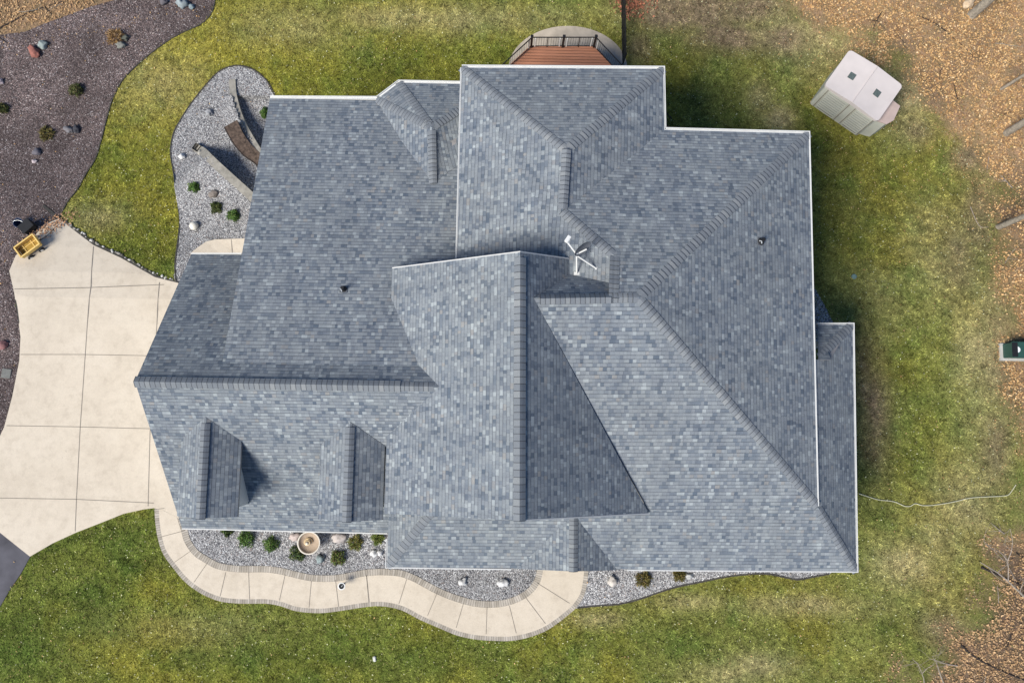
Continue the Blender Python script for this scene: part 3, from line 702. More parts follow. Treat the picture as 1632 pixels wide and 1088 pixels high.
# ---- dormers on the garage front slope
def dormer(px0, pxe, pyN, pyS):
    zr = PU(px0+2, pyN, plGaS).z+.02
    r0 = U(px0+2, pyN, zr); r1 = U(px0-6, pyS, zr); r0.x = r1.x = (r0.x+r1.x)/2
    e0 = PU(pxe, pyN+38, plGaS); ze = e0.z+.02
    eN = U(pxe, pyN+38, ze); eS = U(pxe-5, pyS-1, ze); ex_ = (eN.x+eS.x)/2; hw = ex_-r0.x
    ys = r1.y; yn = eN.y
    rf = Roof()
    plDE = rf.face([r0, r1, Vector((r0.x+hw, ys, ze)), Vector((r0.x+hw, yn, ze))])
    plDW = rf.face([r0, Vector((r0.x-hw, yn, ze)), Vector((r0.x-hw, ys, ze)), r1])
    d = rf.build('dormer', house, M_pinkwhite); caps('ridge_cap', d, r1, r0-Vector((0, .15, 0)), plDW, plDE, vent=.045, w_=.17, ex=.2)
    # walls: front gable, cheeks
    b = MB(); wx = hw-.27; yf = ys+.28
    zb = zon(plGaS, 0, 0)
    zf = zon(plGaS, r0.x, yf)-.05
    xl, xr = r0.x-wx, r0.x+wx; zt = ze+.27*(zr-ze)/hw-.15
    fr_ = [Vector((xl, yf, zf)), Vector((xr, yf, zf)), Vector((xr, yf, zt)), Vector((r0.x, yf, zr-.16)), Vector((xl, yf, zt))]
    bk = [v+Vector((0, .1, 0)) for v in fr_]; b.add(fr_+bk, [(0, 1, 2, 3, 4), (9, 8, 7, 6, 5)]+[(i, 5+i, 5+(i+1) % 5, (i+1) % 5) for i in range(5)])
    for xx in (xl, xr):
        y2 = yn+.1; b.add([Vector((xx-.04, yf+.1, zf)), Vector((xx-.04, y2, zon(plGaS, xx, y2)-.05)), Vector((xx-.04, y2, zt)), Vector((xx-.04, yf+.1, zt)),
                           Vector((xx+.04, yf+.1, zf)), Vector((xx+.04, y2, zon(plGaS, xx, y2)-.05)), Vector((xx+.04, y2, zt)), Vector((xx+.04, yf+.1, zt))],
                          [(0, 1, 2, 3), (7, 6, 5, 4), (0, 4, 5, 1), (1, 5, 6, 2), (2, 6, 7, 3), (3, 7, 4, 0)])
    b.build('wall', M_white, d)
    b = MB().box((r0.x, yf-.02, (zf+zt)/2+.15), (.8, .05, .8), bev=.01); b.build('window', M_glass, d)
dormer(325, 384, 664, 826); dormer(557, 614, 672, 831)
# ---- gutters and rake trim
b2e = Vector((WNW.x-.02, b1.y, 2.12)); sE = Vector((pSE.x, pSE.y, pSE.z))
gut = [([WNW, WNE, INN_, NE, SEb], 1, [.115, .07, .10, .05]), ([shN, shN2, b0, b1, b2e], 1, [.125, .125, .125, .125]), ([gaS, gaSe], -1, .045), ([Vector((pSW.x, gaSe.y, pSW.z)), pSW, pM], -1, [.07, .045]), ([pNW, pNE, pSE, U(1000, 907, 3.69)], 1, [.07, .065, .045]), ([WW, WNW], 1, .055), ([gaN, U(385, 405, 2.54)], 1, .05)]
for pts, sd, wd in gut: gutter(house, pts, wd, side=sd)
def trim(a, b, w_=.03, hh=.17):
    rk = MB()
    t = (b-a).normalized(); nn = Vector((-t.y, t.x, 0)).normalized()*w_
    z = Vector((0, 0, hh)); u = Vector((0, 0, .008))
    rk.add([a-nn-z, a+nn-z, a+nn+u, a-nn+u, b-nn-z, b+nn-z, b+nn+u, b-nn+u], [(0, 1, 2, 3), (7, 6, 5, 4), (0, 4, 5, 1), (1, 5, 6, 2), (2, 6, 7, 3), (3, 7, 4, 0)])
    rk.build('rake_trim', M_rake, house)
for a, b in ((gN, gNW), (gN, gNV), (gS, gSE)): trim(Vector(a), Vector(b), .022)
# ---- walls
def wallbox(name, poly, z0, z1, m=M_siding):
    return MB().prism(poly, z0, z1).build(name, m, house)
e = .38
wallbox('wall', [(WNW.x+e, -2.0), (SEb.x-e, SEb.y+.9), (NE.x-e, NE.y-e), (INN_.x-e, NE.y-e), (WNE.x-e, WNE.y-e), (WNW.x+e, WNW.y-e)], -2.6, e1-.2)
wallbox('wall', [(gaS.x+.35, gaS.y+e), (gaSe.x+.2, gaS.y+e), (gaSe.x+.2, shN.y-e), (shN.x+e, shN.y-e), (shN.x+e, gaN.y-e), (gaN.x+.35, gaN.y-e)], -2.6, 1.7)
wallbox('wall', [(b0.x+.4, shN.y-.5), (WNW.x+.3, shN.y-.5), (WNW.x+.3, b1.y-e), (b1.x+.15, b1.y-e)], -2.6, 1.8)
# gable end walls
def wpoly(pts, off, m=M_siding, name='gable_wall'):
    k = len(pts); b = MB(); o_ = Vector(off); b.add(list(pts)+[p+o_ for p in pts], [tuple(range(k)), tuple(range(2*k-1, k-1, -1))]+[(i, k+i, k+(i+1) % k, (i+1) % k) for i in range(k)]); return b.build(name, m, house)
dz = Vector((0, 0, .2))
X0 = gaR.x+.35
wpoly([Vector((X0, gaS.y+e, 1.6)), Vector((X0, gaN.y-e, 1.6)), Vector((X0, gaN.y-e, zon(plGaN, X0, gaN.y-e)-.2)), Vector((X0, gaR.y, 6.6)), Vector((X0, gaS.y+e, zon(plGaS, X0, gaS.y+e)-.2))], (.1, 0, 0))
Yg = gN.y-.3
wpoly([Vector((gNW.x+.35, Yg, 4.2)), Vector((2.4, Yg, 5.9)), Vector((gNV.x-.1, Yg, 7.0)), Vector((gN.x, Yg, zg-.22)), Vector((gNW.x+.35, Yg, zon(plGW, gNW.x+.35, Yg)-.2))], (0, -.1, 0))
Ys = gS.y+.25
wpoly([Vector((gSW.x+.35, Ys, 2.6)), Vector((gSE.x-.5, Ys, 4.9)), Vector((gSE.x-.5, Ys, zon(plGE, gSE.x-.5, Ys)-.2)), Vector((gS.x, Ys, zg-.22)), Vector((gSW.x+.35, Ys, zon(plGW, gSW.x+.35, Ys)-.2))], (0, .1, 0))
Xw = gSW.x+.35
wpoly([Vector((Xw, Ys+.1, 2.4)), Vector((Xw, -.2, 4.8)), Vector((Xw, -.2, 5.3)), Vector((Xw, Ys+.1, 5.3))], (.1, 0, 0))
Xs = shN.x+e
wpoly([Vector((Xs, shN.y-e, 1.5)), Vector((Xs, shS.y+.4, 5.3)), Vector((Xs, shS.y+.4, zon(plSh, Xs, shS.y+.4)-.2)), Vector((Xs, shN.y-e, zon(plSh, Xs, shN.y-e)-.2))], (.1, 0, 0))
wpoly([Vector((WNW.x+e+.0, WNW.y-.5, 1.5)), Vector((WNW.x+e, gNV.y, 3.8)), Vector((WNW.x+e, gNV.y, e1-.2)), Vector((WNW.x+e, WNW.y-.5, e1-.2))], (-.05, 0, 0))
# garage doors on the west wall, porch posts and front door under the porch
for yy in (-2.3, .55, 4.0):
    g = MB().box((gaR.x+.30, yy, .55), (.06, 2.4, 2.1), bev=.01)
    for k in range(3): g.box((gaR.x+.28, yy, .1+k*.55), (.06, 2.2, .42), bev=.01)
    g.build('garage_door', M_white, house)
for xx in (-4.0, -.5, 2.2, 5.5, 9.0, 13.5): MB().box((xx, pSE.y+.35, 1.5), (.22, .22, 4.05), bev=.02).box((xx, pSE.y+.35, -.35), (.32, .32, .3), bev=.02).build('porch_post', M_white, house)
for yy in (.5, 3.9): MB().box((13.6, yy, 1.5), (.22, .22, 4.05), bev=.02).box((13.6, yy, -.35), (.32, .32, .3), bev=.02).build('porch_post', M_white, house)
fd = MB().box((1.9, -1.98, .6), (1.0, .08, 2.1), bev=.01).build('front_door', M_darkwood, house); MB().box((2.3, -2.05, .55), (.04, .06, .14)).build('handle', M_galv, fd)
for xx in (-2.5, 5.5, 9.0): MB().box((xx, -2.0 if xx < 0 else -1.93, 1.0), (1.3, .08, 1.5), bev=.01).build('window', M_glass, house)
porchfl = MB().prism([(-.8, -4.9), (13.6, -4.9), (13.6, 4.2), (11.7, 4.2), (11.7, -1.9), (-.8, -1.9)], G0-.1, G0+.12).build('porch_floor', M_conc2, house)
# ---- plumbing vents
def vent(px, py, pl, nm='vent_pipe', hh=.38, r=.06, hx=0):
    p = PU(px, py, pl); b = MB()
    b.tube([p-Vector((0, 0, .05)), p+Vector((0, 0, hh))], r, 12)
    v = b.build(nm, M_black, house)
    n_ = pl[0]; qn = n_.to_track_quat('Z', 'Y').to_matrix().to_4x4()
    MB().box(p+n_*.012, (.30, .30, .012), Mx=qn, bev=.004).build('flashing', M_dish, v)
    MB().lathe([(r+.07, 0), (r+.05, .06), (r+.015, .13), (r+.002, .14)], p, 16).build('boot', M_rubber, v)
    MB().tube([p+Vector((-.10, -.02, hh*.55)), p+Vector((-.05, -.05, hh*.8)), p+Vector((-.03, -.12, hh*.62))], .022, 6).build('strap', M_galv, v)
    return v
vent(548, 461, plSh); vent(1212, 385, plE, r=.075)

# ------------------------------------------------------------ satellite dish mount
print('objects')
bp = PU(921, 414, plWW)
sd = empty('satellite_dish', bp, 'satellite dish on a white tripod mount on the roof', 'satellite dish')
hub = U(919, 405, bp.z+.75)
def at(px, py, z): return U(px, py, z)
MB().tube([hub+Vector((0, 0, .1)), hub-Vector((0, 0, .12)), bp+Vector((.02, .02, .02))], .032, 8).build('mast', M_galv, sd)
f1 = PU(919, 436, plGE); f2 = at(951, 428, PU(951, 428, plWW).z+.05)
MB().tube([hub, f1+Vector((0, 0, .06))], .03, 8).box(f1+Vector((0, 0, .03)), (.2, .12, .03), bev=.005).build('leg', M_white, sd)
MB().tube([hub+Vector((.03, -.05, -.06)), f2], .03, 8).box(f2, (.1, .1, .05), bev=.005).build('leg', M_white, sd)
MB().tube([hub, at(935, 397, hub.z+.1)], .03, 8).build('bracket', M_white, sd)
arm_e = at(903, 384, hub.z+.25)
MB().tube([hub, arm_e], .034, 8).build('feed_arm', M_white, sd)
dd = (at(907, 378, hub.z+.25)-arm_e).normalized(); an = math.atan2(dd.y, dd.x)
MB().box(arm_e+dd*.08, (.28, .14, .1), rz=an, bev=.02).build('receiver', M_white, sd)
# reflector: shallow bowl seen edge on
rc = at(927, 395, hub.z+.12); t1 = (at(938, 387, rc.z)-at(916, 403, rc.z)); t1.normalize(); t2 = Vector((t1.y, -t1.x, -.25)).normalized(); nn = t1.cross(Vector((0, 0, 1))).normalized()
up2 = (Vector((0, 0, 1))*.92+nn*-.35).normalized(); nrm = t1.cross(up2)
vs = []; fs = []; NS = 20
for i, (rr, dp) in enumerate(((.02, .0), (.12, .012), (.22, .04), (.30, .075))):
    for k in range(NS):
        a = 2*math.pi*k/NS; vs.append(rc+t1*(math.cos(a)*rr*1.15)+up2*(math.sin(a)*rr)+nrm*dp)
for i in range(3):
    for k in range(NS): fs.append((i*NS+k, i*NS+(k+1) % NS, (i+1)*NS+(k+1) % NS, (i+1)*NS+k))
b = MB().add(vs, fs); b.add([v-nrm*.015 for v in vs], [f[::-1] for f in fs]); b.build('reflector', M_dish, sd)
MB().tube([hub+Vector((.1, -.1, -.1)), bp+Vector((.25, -.05, .1)), bp+Vector((.35, -.35, .04)), bp+Vector((.4, -.9, .05))], .012, 5).build('cable', M_black, sd)

# ------------------------------------------------------------ deck
dkz = .1
dk = empty('deck', (0+2.3, 16, -2.2), 'raised red brown deck with black railing behind the house', 'deck')
dt = dict(l=U(845, 73, dkz), r=U(948, 73, dkz), bl=U(803, 112, dkz), br=U(984, 112, dkz))
yy = 13.98
def xat(a, b, y): return a.x+(b.x-a.x)*(y-a.y)/(b.y-a.y)
bl = Vector((xat(dt['l'], dt['bl'], yy), yy, dkz)); br = Vector((xat(dt['r'], dt['br'], yy), yy, dkz))
bl2, br2 = bl, br
MB().prism([bl2, br2, dt['r'], dt['l']], dkz-.05, dkz).build('decking', M_deck, dk)
MB().prism([bl2+Vector((.03, 0, 0)), br2-Vector((.03, 0, 0)), dt['r']-Vector((.03, .03, 0)), dt['l']-Vector((-.03, .03, 0))], dkz-.3, dkz-.052).build('joists', M_darkwood, dk)
def rail(a, b, nseg, posts=True):
    a = Vector(a); b = Vector(b); d = b-a; L = d.length; t = d.normalized(); hh = .92
    m = MB().tube([a+Vector((0, 0, hh)), b+Vector((0, 0, hh))], .028, 6); m.build('top_rail', M_black, dk)
    MB().tube([a+Vector((0, 0, .09)), b+Vector((0, 0, .09))], .022, 6).build('bottom_rail', M_black, dk)
    m = MB(); nb = int(L/.11)
    for k in range(1, nb): m.tube([a+d*(k/nb)+Vector((0, 0, .09)), a+d*(k/nb)+Vector((0, 0, hh))], .006, 4, cap=False)
    m.build('balusters', M_black, dk)
    for k in range(1, nseg): MB().tube([a+d*(k/nseg)+Vector((0, 0, .0)), a+d*(k/nseg)+Vector((0, 0, hh))], .022, 6).build('mid_post', M_black, dk)
def post(p):
    q = MB().box(p+Vector((0, 0, .5)), (.10, .10, 1.05), bev=.01).build('post', M_black, dk); MB().box(p+Vector((0, 0, 1.04)), (.13, .13, .04), bev=.01).build('post_cap', M_black, q)
    MB().box((p.x, p.y, (dkz-2.2)/2-.1), (.15, .15, 2.2), bev=.01).build('support_post', M_darkwood, dk)
l_, r_ = dt['l']+Vector((.05, -.06, 0)), dt['r']+Vector((-.05, -.06, 0)); mid = (l_+r_)/2
rail(l_, mid, 2); rail(mid, r_, 2); rail(l_, bl+Vector((.08, 0, 0)), 3); rail(r_, br-Vector((.08, 0, 0)), 3)
for p in (l_, mid, r_): post(p)
for p, sgn in ((l_, 1), (l_, -1), (mid, 1), (mid, -1), (r_, 1), (r_, -1)):
    off = Vector((.16*sgn, -.03 if True else 0, 0))
    if p is l_ and sgn < 0: off = (bl-l_).normalized()*.17
    if p is r_ and sgn > 0: off = (br-r_).normalized()*.17
    MB().box(p+off+Vector((0, 0, .5)), (.055, .04, .78), bev=.008).build('post_sleeve', M_white, dk)
# fence running north from the deck
fa = G(992, 104); fb = G(990, -12)
fn = empty('fence', fa, 'black mesh fence running north from the deck', 'fence')
d = fb-fa; nn_ = 6
for k in range(nn_+1):
    p = fa+d*(k/nn_); p.z = terrain(p.x, p.y); MB().box(p+Vector((0, 0, .62)), (.06, .06, 1.3), bev=.006).build('post', M_black, fn)
z0 = Vector((0, 0, 0))
m = MB()
for hgt in (1.18, .7, .12): m.tube([fa+Vector((0, 0, hgt)), (fa+fb)/2+Vector((0, 0, hgt)), fb+Vector((0, 0, hgt))], .022, 5)
m.build('rail', M_black, fn)
m = MB()
for k in range(44):
    p = fa+d*(k+.5)/44; m.tube([p+Vector((0, 0, .05)), p+Vector((0, 0, 1.2))], .012, 4, cap=False)
m.build('pickets', M_black, fn)

# ------------------------------------------------------------ shed
print('shed')
zt0 = terrain(*U(1365, 170, -1.5)[:2]); zt = zt0+2.15
C = [U(1353, 79, zt), U(1438, 135, zt), U(1400, 196, zt), U(1315, 136, zt)]
ctr = sum(C, Vector())/4; ux = ((C[1]-C[0])+(C[2]-C[3])).normalized(); ux.z = 0; uy = Vector((-ux.y, ux.x, 0))
W_ = ((C[1]-C[0]).length+(C[2]-C[3]).length)/2; D_ = ((C[0]-C[3]).length+(C[1]-C[2]).length)/2
shed = empty('shed', (ctr.x, ctr.y, zt0), 'pale pinkish resin garden shed with two dark skylights', 'shed', rz=math.atan2(ux.y, ux.x))
def SP(a, b, z): return Vector((ctr.x, ctr.y, zt0))+ux*a+uy*b+Vector((0, 0, z))
def rrect(w_, d_, r, n=5):
    o_ = []
    for (sx, sy, a0) in ((1, 1, 0), (-1, 1, 90), (-1, -1, 180), (1, -1, 270)):
        for k in range(n+1):
            a = R_(a0+90*k/n); o_.append((sx*(w_/2-r)+r*math.cos(a), sy*(d_/2-r)+r*math.sin(a)))
    return o_
rr = rrect(W_, D_, .17)
# roof: low gable (ridge across the short side at a=0), rounded rim
rv = []; k = len(rr)
def rz_(a, sc=1): return 2.15+.0+.14*(1-abs(a)/(W_/2))
bm = bmesh.new(); top = [bm.verts.new(SP(a, b, rz_(a))) for a, b in rr]; bot = [bm.verts.new(SP(a, b, 2.02)) for a, b in rr]
ia = [i for i, (a, b) in enumerate(rr)]
rT, rB_ = bm.verts.new(SP(0, D_/2, rz_(0))), bm.verts.new(SP(0, -D_/2, rz_(0)))
n6 = 6
q1 = top[0:n6]; q2 = top[n6:2*n6]; q3 = top[2*n6:3*n6]; q4 = top[3*n6:]
bm.faces.new([rB_]+q4+q1+[rT]); bm.faces.new([rT]+q2+q3+[rB_])
for i in range(k):
    j = (i+1) % k
    if (i == n6-1) or (i == 3*n6-1): bm.faces.new([top[i], bot[i], bot[j], top[j], rT if i == n6-1 else rB_])
    else: bm.faces.new([top[i], bot[i], bot[j], top[j]])
bm.faces.new(bot[::-1])
b = MB().add([v.co.copy() for v in bm.verts], []) ; bm.verts.index_update(); b.f = [tuple(v.index for v in f.verts) for f in bm.faces]; bm.free()
roof_s = b.build('roof', M_resin, shed)
m = MB()
for i in range(2):
    sgn = 1 if i else -1; a = sgn*W_*.235
    q = [SP(a-.15, -.16, rz_(a-.15)+.02), SP(a+.15, -.16, rz_(a+.15)+.02), SP(a+.15, .16, rz_(a+.15)+.02), SP(a-.15, .16, rz_(a-.15)+.02)]
    MB().add(q+[p-Vector((0, 0, .05)) for p in q], [(0, 1, 2, 3), (0, 4, 5, 1), (1, 5, 6, 2), (2, 6, 7, 3), (3, 7, 4, 0)]).build('skylight', plain('skylight_pane', (.10, .125, .12), .25, .25, 12), roof_s)
MB().tube([SP(0, -D_/2+.03, 2.30), SP(0, D_/2-.03, 2.30)], .022, 6).build('ridge_seam', M_resin, roof_s)
ww, dd_ = W_-.16, D_-.16
wl = MB().prism([SP(a, b, 0) for a, b in rrect(ww, dd_, .12)], zt0-.1, zt0+2.02).build('wall', M_resinwall, shed)
# front (south-west long side): two door leaves with grooves, side panels
for i, (a0, a1) in enumerate(((-ww*.40, -ww*.02), (ww*.14, ww*.46))):
    m = MB(); ac = (a0+a1)/2; mx = Matrix.Rotation(math.atan2(ux.y, ux.x), 4, 'Z')
    m.box(SP(ac, -dd_/2-.015, 1.0), (a1-a0, .05, 1.88), Mx=mx, bev=.015); lf = m.build('door', M_resinwall, shed)
    for kz in range(9): MB().box(SP(ac, -dd_/2-.045, .2+kz*.2), ((a1-a0)*.8, .015, .03), Mx=mx).build('groove', M_joint, lf) if kz in (0,) else None
    g = MB()
    for kz in range(9): g.box(SP(ac, -dd_/2-.047, .24+kz*.19), ((a1-a0)*.86, .012, .018), Mx=mx)
    g.build('panel_groove', plain('groove_grey', (.24, .24, .215), .8, .1, 5), lf)
mx = Matrix.Rotation(math.atan2(ux.y, ux.x), 4, 'Z')
for a in (-ww*.42, 0.01, ww*.12, ww*.47): MB().box(SP(a, -dd_/2-.02, 1.0), (.02, .05, 1.9), Mx=mx).build('door_trim', M_joint, shed)
# projecting bay at the east end, lower than the main roof
ez = 1.75; bayp = [(W_/2-.12, -D_/2+.22), (W_/2+.42, -D_/2+.40), (W_/2+.58, -D_/2+.75), (W_/2+.45, D_/2-.65), (W_/2-.12, D_/2-.6)]
MB().prism([SP(a, b, 0) for a, b in bayp], zt0-.08, zt0+ez-.06).build('bay_wall', M_resinwall, shed)
bm_ = [(a+(.05 if a > W_/2 else 0), b) for a, b in bayp]
MB().prism([SP(a, b, 0) for a, b in bm_], zt0+ez-.06, zt0+ez).build('bay_roof', plain('bay_pink', (.46, .36, .33), .6, .08, 2), shed)

# ------------------------------------------------------------ utility cabinet (east edge)
cp = G(1622, 556); zc = cp.z
cab = empty('utility_cabinet', cp, 'dark green metal utility cabinet at the woodland edge', 'utility cabinet')
a_, b_ = U(1611, 545, zc+.75), U(1611, 569, zc+.75); cw = abs(a_.y-b_.y); x0_ = a_.x; 
base_z = zc
MB().prism([(x0_-.10, b_.y-.1), (x0_+1.4, b_.y-.1), (x0_+1.4, a_.y+.02), (x0_-.10, a_.y+.02)], base_z-.05, base_z+.10).build('pad', M_conc2, cab)
MB().box((x0_+.65, (a_.y+b_.y)/2, base_z+.43), (1.25, cw-.03, .68), bev=.02).build('body', M_green, cab)
lid = MB().box((x0_+.68, (a_.y+b_.y)/2, base_z+.785), (1.36, cw+.04, .05), bev=.018).build('lid', M_green, cab)
hexp = [(x0_+.24+.14*math.cos(R_(k)), (a_.y+b_.y)/2+.14*math.sin(R_(k))*1.0) for k in range(22, 382, 45)]
MB().prism(hexp, base_z+.811, base_z+.815).build('label_plate', M_label, cab)
MB().box((x0_+.13, (a_.y+b_.y)/2, base_z+.814), (.26, cw-.04, .006)).build('black_band', M_black, cab)

# ------------------------------------------------------------ garden wagon and bin at the driveway corner
wp = G(45, 392); zw = wp.z+.06
Ang = math.atan2(1.0, 1.55)
p1, p2 = U(30, 402, zw+.45), U(60, 380, zw+.45); Ang = math.atan2((p2-p1).y, (p2-p1).x)
wag = empty('garden_wagon', (wp.x, wp.y, zw), 'small yellow wooden wagon with slatted bed at the driveway corner', 'wagon', rz=Ang)
wc = U(44, 392, zw+.45); X_ = Matrix.Translation(Vector((wc.x, wc.y, zw))) @ Matrix.Rotation(Ang, 4, 'Z')
LW, WWd = 1.0, .56
def WB_(m, c_, sz, bev=.008):
    mm = MB().box((0, 0, 0), sz, bev=bev); m.add([X_ @ (v+Vector(c_)) for v in mm.v], mm.f); return m
m = MB(); WB_(m, (0, 0, .26), (LW-.04, WWd-.04, .04)); m.build('bed', M_yellow2, wag)
for c_, sz in (((0, WWd/2, .40), (LW, .035, .24)), ((0, -WWd/2, .40), (LW, .035, .24)), ((LW/2, 0, .40), (.035, WWd-.036, .24)), ((-LW/2, 0, .40), (.035, WWd-.036, .24))):
    m = MB(); WB_(m, c_, sz); WB_(m, (c_[0], c_[1], .53), (sz[0]+.03, sz[1]+.03, .03)); m.build('side_board', M_yellow, wag)
for a in (-.22, .2):
    m = MB(); WB_(m, (a, 0, .295), (.05, WWd-.06, .03)); m.build('slat', M_yellow, wag)
m = MB(); WB_(m, (0, .1, .295), (LW-.08, .04, .02)); m.build('slat', M_yellow, wag)
for a in (-.27, .30):
    for sgn in (-1, 1):
        hubp = X_ @ Vector((a, sgn*(WWd/2+.09), .14)); ax = (X_.to_3x3() @ Vector((0, 1, 0)))
        t_ = MB().tube([hubp-ax*.04, hubp-ax*.03, hubp+ax*.03, hubp+ax*.04], [.12, .14, .14, .12], 18).build('wheel', M_rubber, wag)
        MB().tube([hubp-ax*.05, hubp+ax*.05], .07, 12).build('rim', M_white, t_)
m = MB(); m.tube([X_ @ Vector((LW/2, 0, .2)), X_ @ Vector((LW/2+.35, .03, .12)), X_ @ Vector((LW/2+.75, .1, .10))], .015, 6); m.tube([X_ @ Vector((LW/2+.75, -.02, .10)), X_ @ Vector((LW/2+.75, .22, .10))], .015, 6); m.build('pull_handle', M_black, wag)
bp_ = G(50, 368); bz = bp_.z
bin_ = empty('storage_bin', bp_, 'low black bin standing behind the yellow wagon', 'bin')
Xb = Matrix.Translation(bp_+Vector((-.02, .12, 0))) @ Matrix.Rotation(Ang+.1, 4, 'Z')
mm = MB().box((0, 0, .22), (.55, .42, .44), bev=.03); MB().add([Xb @ v for v in mm.v], mm.f).build('body', M_rubber, bin_)
mm = MB().box((0, 0, .455), (.6, .47, .03), bev=.012); MB().add([Xb @ v for v in mm.v], mm.f).build('lid', M_black, bin_)
bk_ = G(36, 358)
bucket = empty('bucket', bk_, 'dark blue bucket between the black bin and the purple stones', 'bucket')
MB().lathe([(.02, .03), (.17, .03), (.21, .36), (.225, .37), (.225, .39), (.195, .385), (.155, .06), (.01, .06)], bk_, 22).build('pail', plain('blue_plastic', (.035, .05, .10), .4, .15, 8), bucket)
MB().tube([bk_+Vector((.22*math.cos(t), .1*math.sin(t)+.0, .38+.03*math.sin(t))) for t in np.linspace(0, math.pi, 9)], .007, 5).build('handle', M_galv, bucket)

# ------------------------------------------------------------ rocks
def rock(name, px, py, r1, r2, ang, col, label, cat='rock', group=None, hz=.55, seed=0, dz=0.02, sink=.25):
    p = U(px, py, terrain(*G(px, py)[:2])+dz); p = G(px, py, dz)
    p.z = terrain2(p.x, p.y)+dz
    k = 1/35.5; rx, ry = r1*k, r2*k; rz1 = hz*min(rx, ry)*1.2
    o = MB().rock(p+Vector((0, 0, rz1*(1-sink)*.6)), rx, ry, rz1, ang, seed).build(name, plain('rock_'+str(seed), col, .85, .22, 7, bump=.01), smooth=True)
    return tag(o, label, cat, group)
RK = [
 (57, 85, 11.5, 7, -.95, (.30, .12, .095), 'long red and pink boulder beside a grey green one'), (70, 73, 7.5, 7, .3, (.25, .29, .28), 'round grey green boulder touching the red one'),
 (292, 8, 9.5, 8.5, .2, (.27, .31, .32), 'large pale grey green boulder at the top edge of the purple stones'), (306, 12, 5, 5, .2, (.22, .27, .29), 'smaller grey boulder right of the large pale one at the top edge'),
 (262, 4, 7, 6, 0, (.12, .11, .12), 'dark low boulder left of the large pale one at the top edge'), (201, 62, 6, 5, .5, (.10, .105, .085), 'dark mossy rock at the right of the orange grass tuft'),
 (194, 73, 8, 6, 0, (.20, .20, .18), 'flat grey rock just below the orange grass tuft'), (111, 208, 8, 5.5, -.2, (.17, .16, .17), 'pale grey rock next to a dark one east of the brown shrub'), (123, 207, 5.5, 6.5, .4, (.05, .05, .06), 'dark rock next to a pale one east of the brown shrub'),
 (60, 244, 7, 5.5, 0, (.13, .12, .14), 'dark grey rock above a white pebble in the purple stones'), (56, 258, 4.5, 3.5, .2, (.42, .36, .37), 'pale pink rock below the dark grey one in the purple stones'), (2, 131, 5, 5, 0, (.38, .32, .34), 'pale pink rock at the left edge of the picture'),
 (6, 550, 9, 6, .2, (.25, .12, .12), 'dark red rock at the left edge beside the driveway'), (334, 181, 6, 5.5, .4, (.30, .30, .31), 'grey rock alone in the upper gravel terrace'),
 (291, 250, 5.5, 4.5, .2, (.62, .61, .60), 'white rock near the west end of the lower retaining wall'), (323, 247, 5, 4, .2, (.36, .34, .30), 'tan rock at the tip of the lower retaining wall'), (352, 318, 7, 6, .5, (.20, .17, .15), 'brown rock between two round shrubs beside the garage'),
 (472, 855, 9, 6, .1, (.48, .40, .37), 'pinkish rock left of the fountain'), (541, 857, 12, 7, -.1, (.50, .44, .41), 'large pale pink rock right of the fountain'), (511, 890, 6.5, 6.5, 0, (.26, .31, .31), 'grey green rock below the fountain'),
 (596, 881, 5.5, 5, 0, (.66, .65, .64), 'white rock, the left one of a pair by the porch corner'), (606, 880, 4.5, 5, 0, (.60, .59, .59), 'white rock, the right one of a pair by the porch corner'), (738, 926, 7, 5.5, .4, (.58, .57, .56), 'white rock in the gravel inside the bend of the walk, left one'),
 (802, 928, 8, 6, .1, (.55, .54, .54), 'white rock in the gravel inside the bend of the walk, nearer the door'), (975, 925, 6.5, 7, .1, (.50, .46, .42), 'pale rock in the gravel east of the walk'), (1098, 917, 6, 4, .1, (.42, .42, .41), 'grey rock half under the eave east of the brown shrubs'),
]
for i, (px, py, r1, r2, a, col, lb) in enumerate(RK): rock('rock', px, py, r1, r2, a, col, lb, seed=i+1, hz=.75)
def stone_line(pts, n, r, cols, label, group, dz=.03, jit=2.5, rr_=(.6, 1.5)):
    L = [0]
    for i in range(1, len(pts)): L.append(L[-1]+math.hypot(pts[i][0]-pts[i-1][0], pts[i][1]-pts[i-1][1]))
    first = []
    for s_ in range(3):
        bb = MB().rock((0, 0, 0), 1, .75, .6, 0, 50+s_, sub=2); first.append(bb)
    proto = []
    for k in range(n):
        t = random.random()*L[-1]; i = max(j for j in range(len(L)-1) if L[j] <= t); f = (t-L[i])/(L[i+1]-L[i])
        px = pts[i][0]+(pts[i+1][0]-pts[i][0])*f+random.gauss(0, jit*.5); py = pts[i][1]+(pts[i+1][1]-pts[i][1])*f+random.gauss(0, jit*.5)
        p = G(px, py, dz)
        if k < 3*len(cols): 
            o = first[k % 3].build('edging_stone', plain('pebble'+str(k//3), cols[k//3], .85, .15, 20), smooth=True); proto.append(o)
        else: o = random.choice(proto).copy(); COL.objects.link(o)
        sc = r*random.uniform(*rr_); o.scale = (sc, sc, sc); o.rotation_euler = (0, 0, random.uniform(0, 6.28)); o.location = p
        tag(o, label, 'stone', group)
stone_line([(100, 352), (125, 366), (150, 385), (193, 406), (248, 437), (282, 449)], 60, .055, [(.30, .28, .25), (.12, .11, .10), (.55, .53, .50)], 'small edging stone between the driveway and the north lawn', 'small stones edging the driveway')
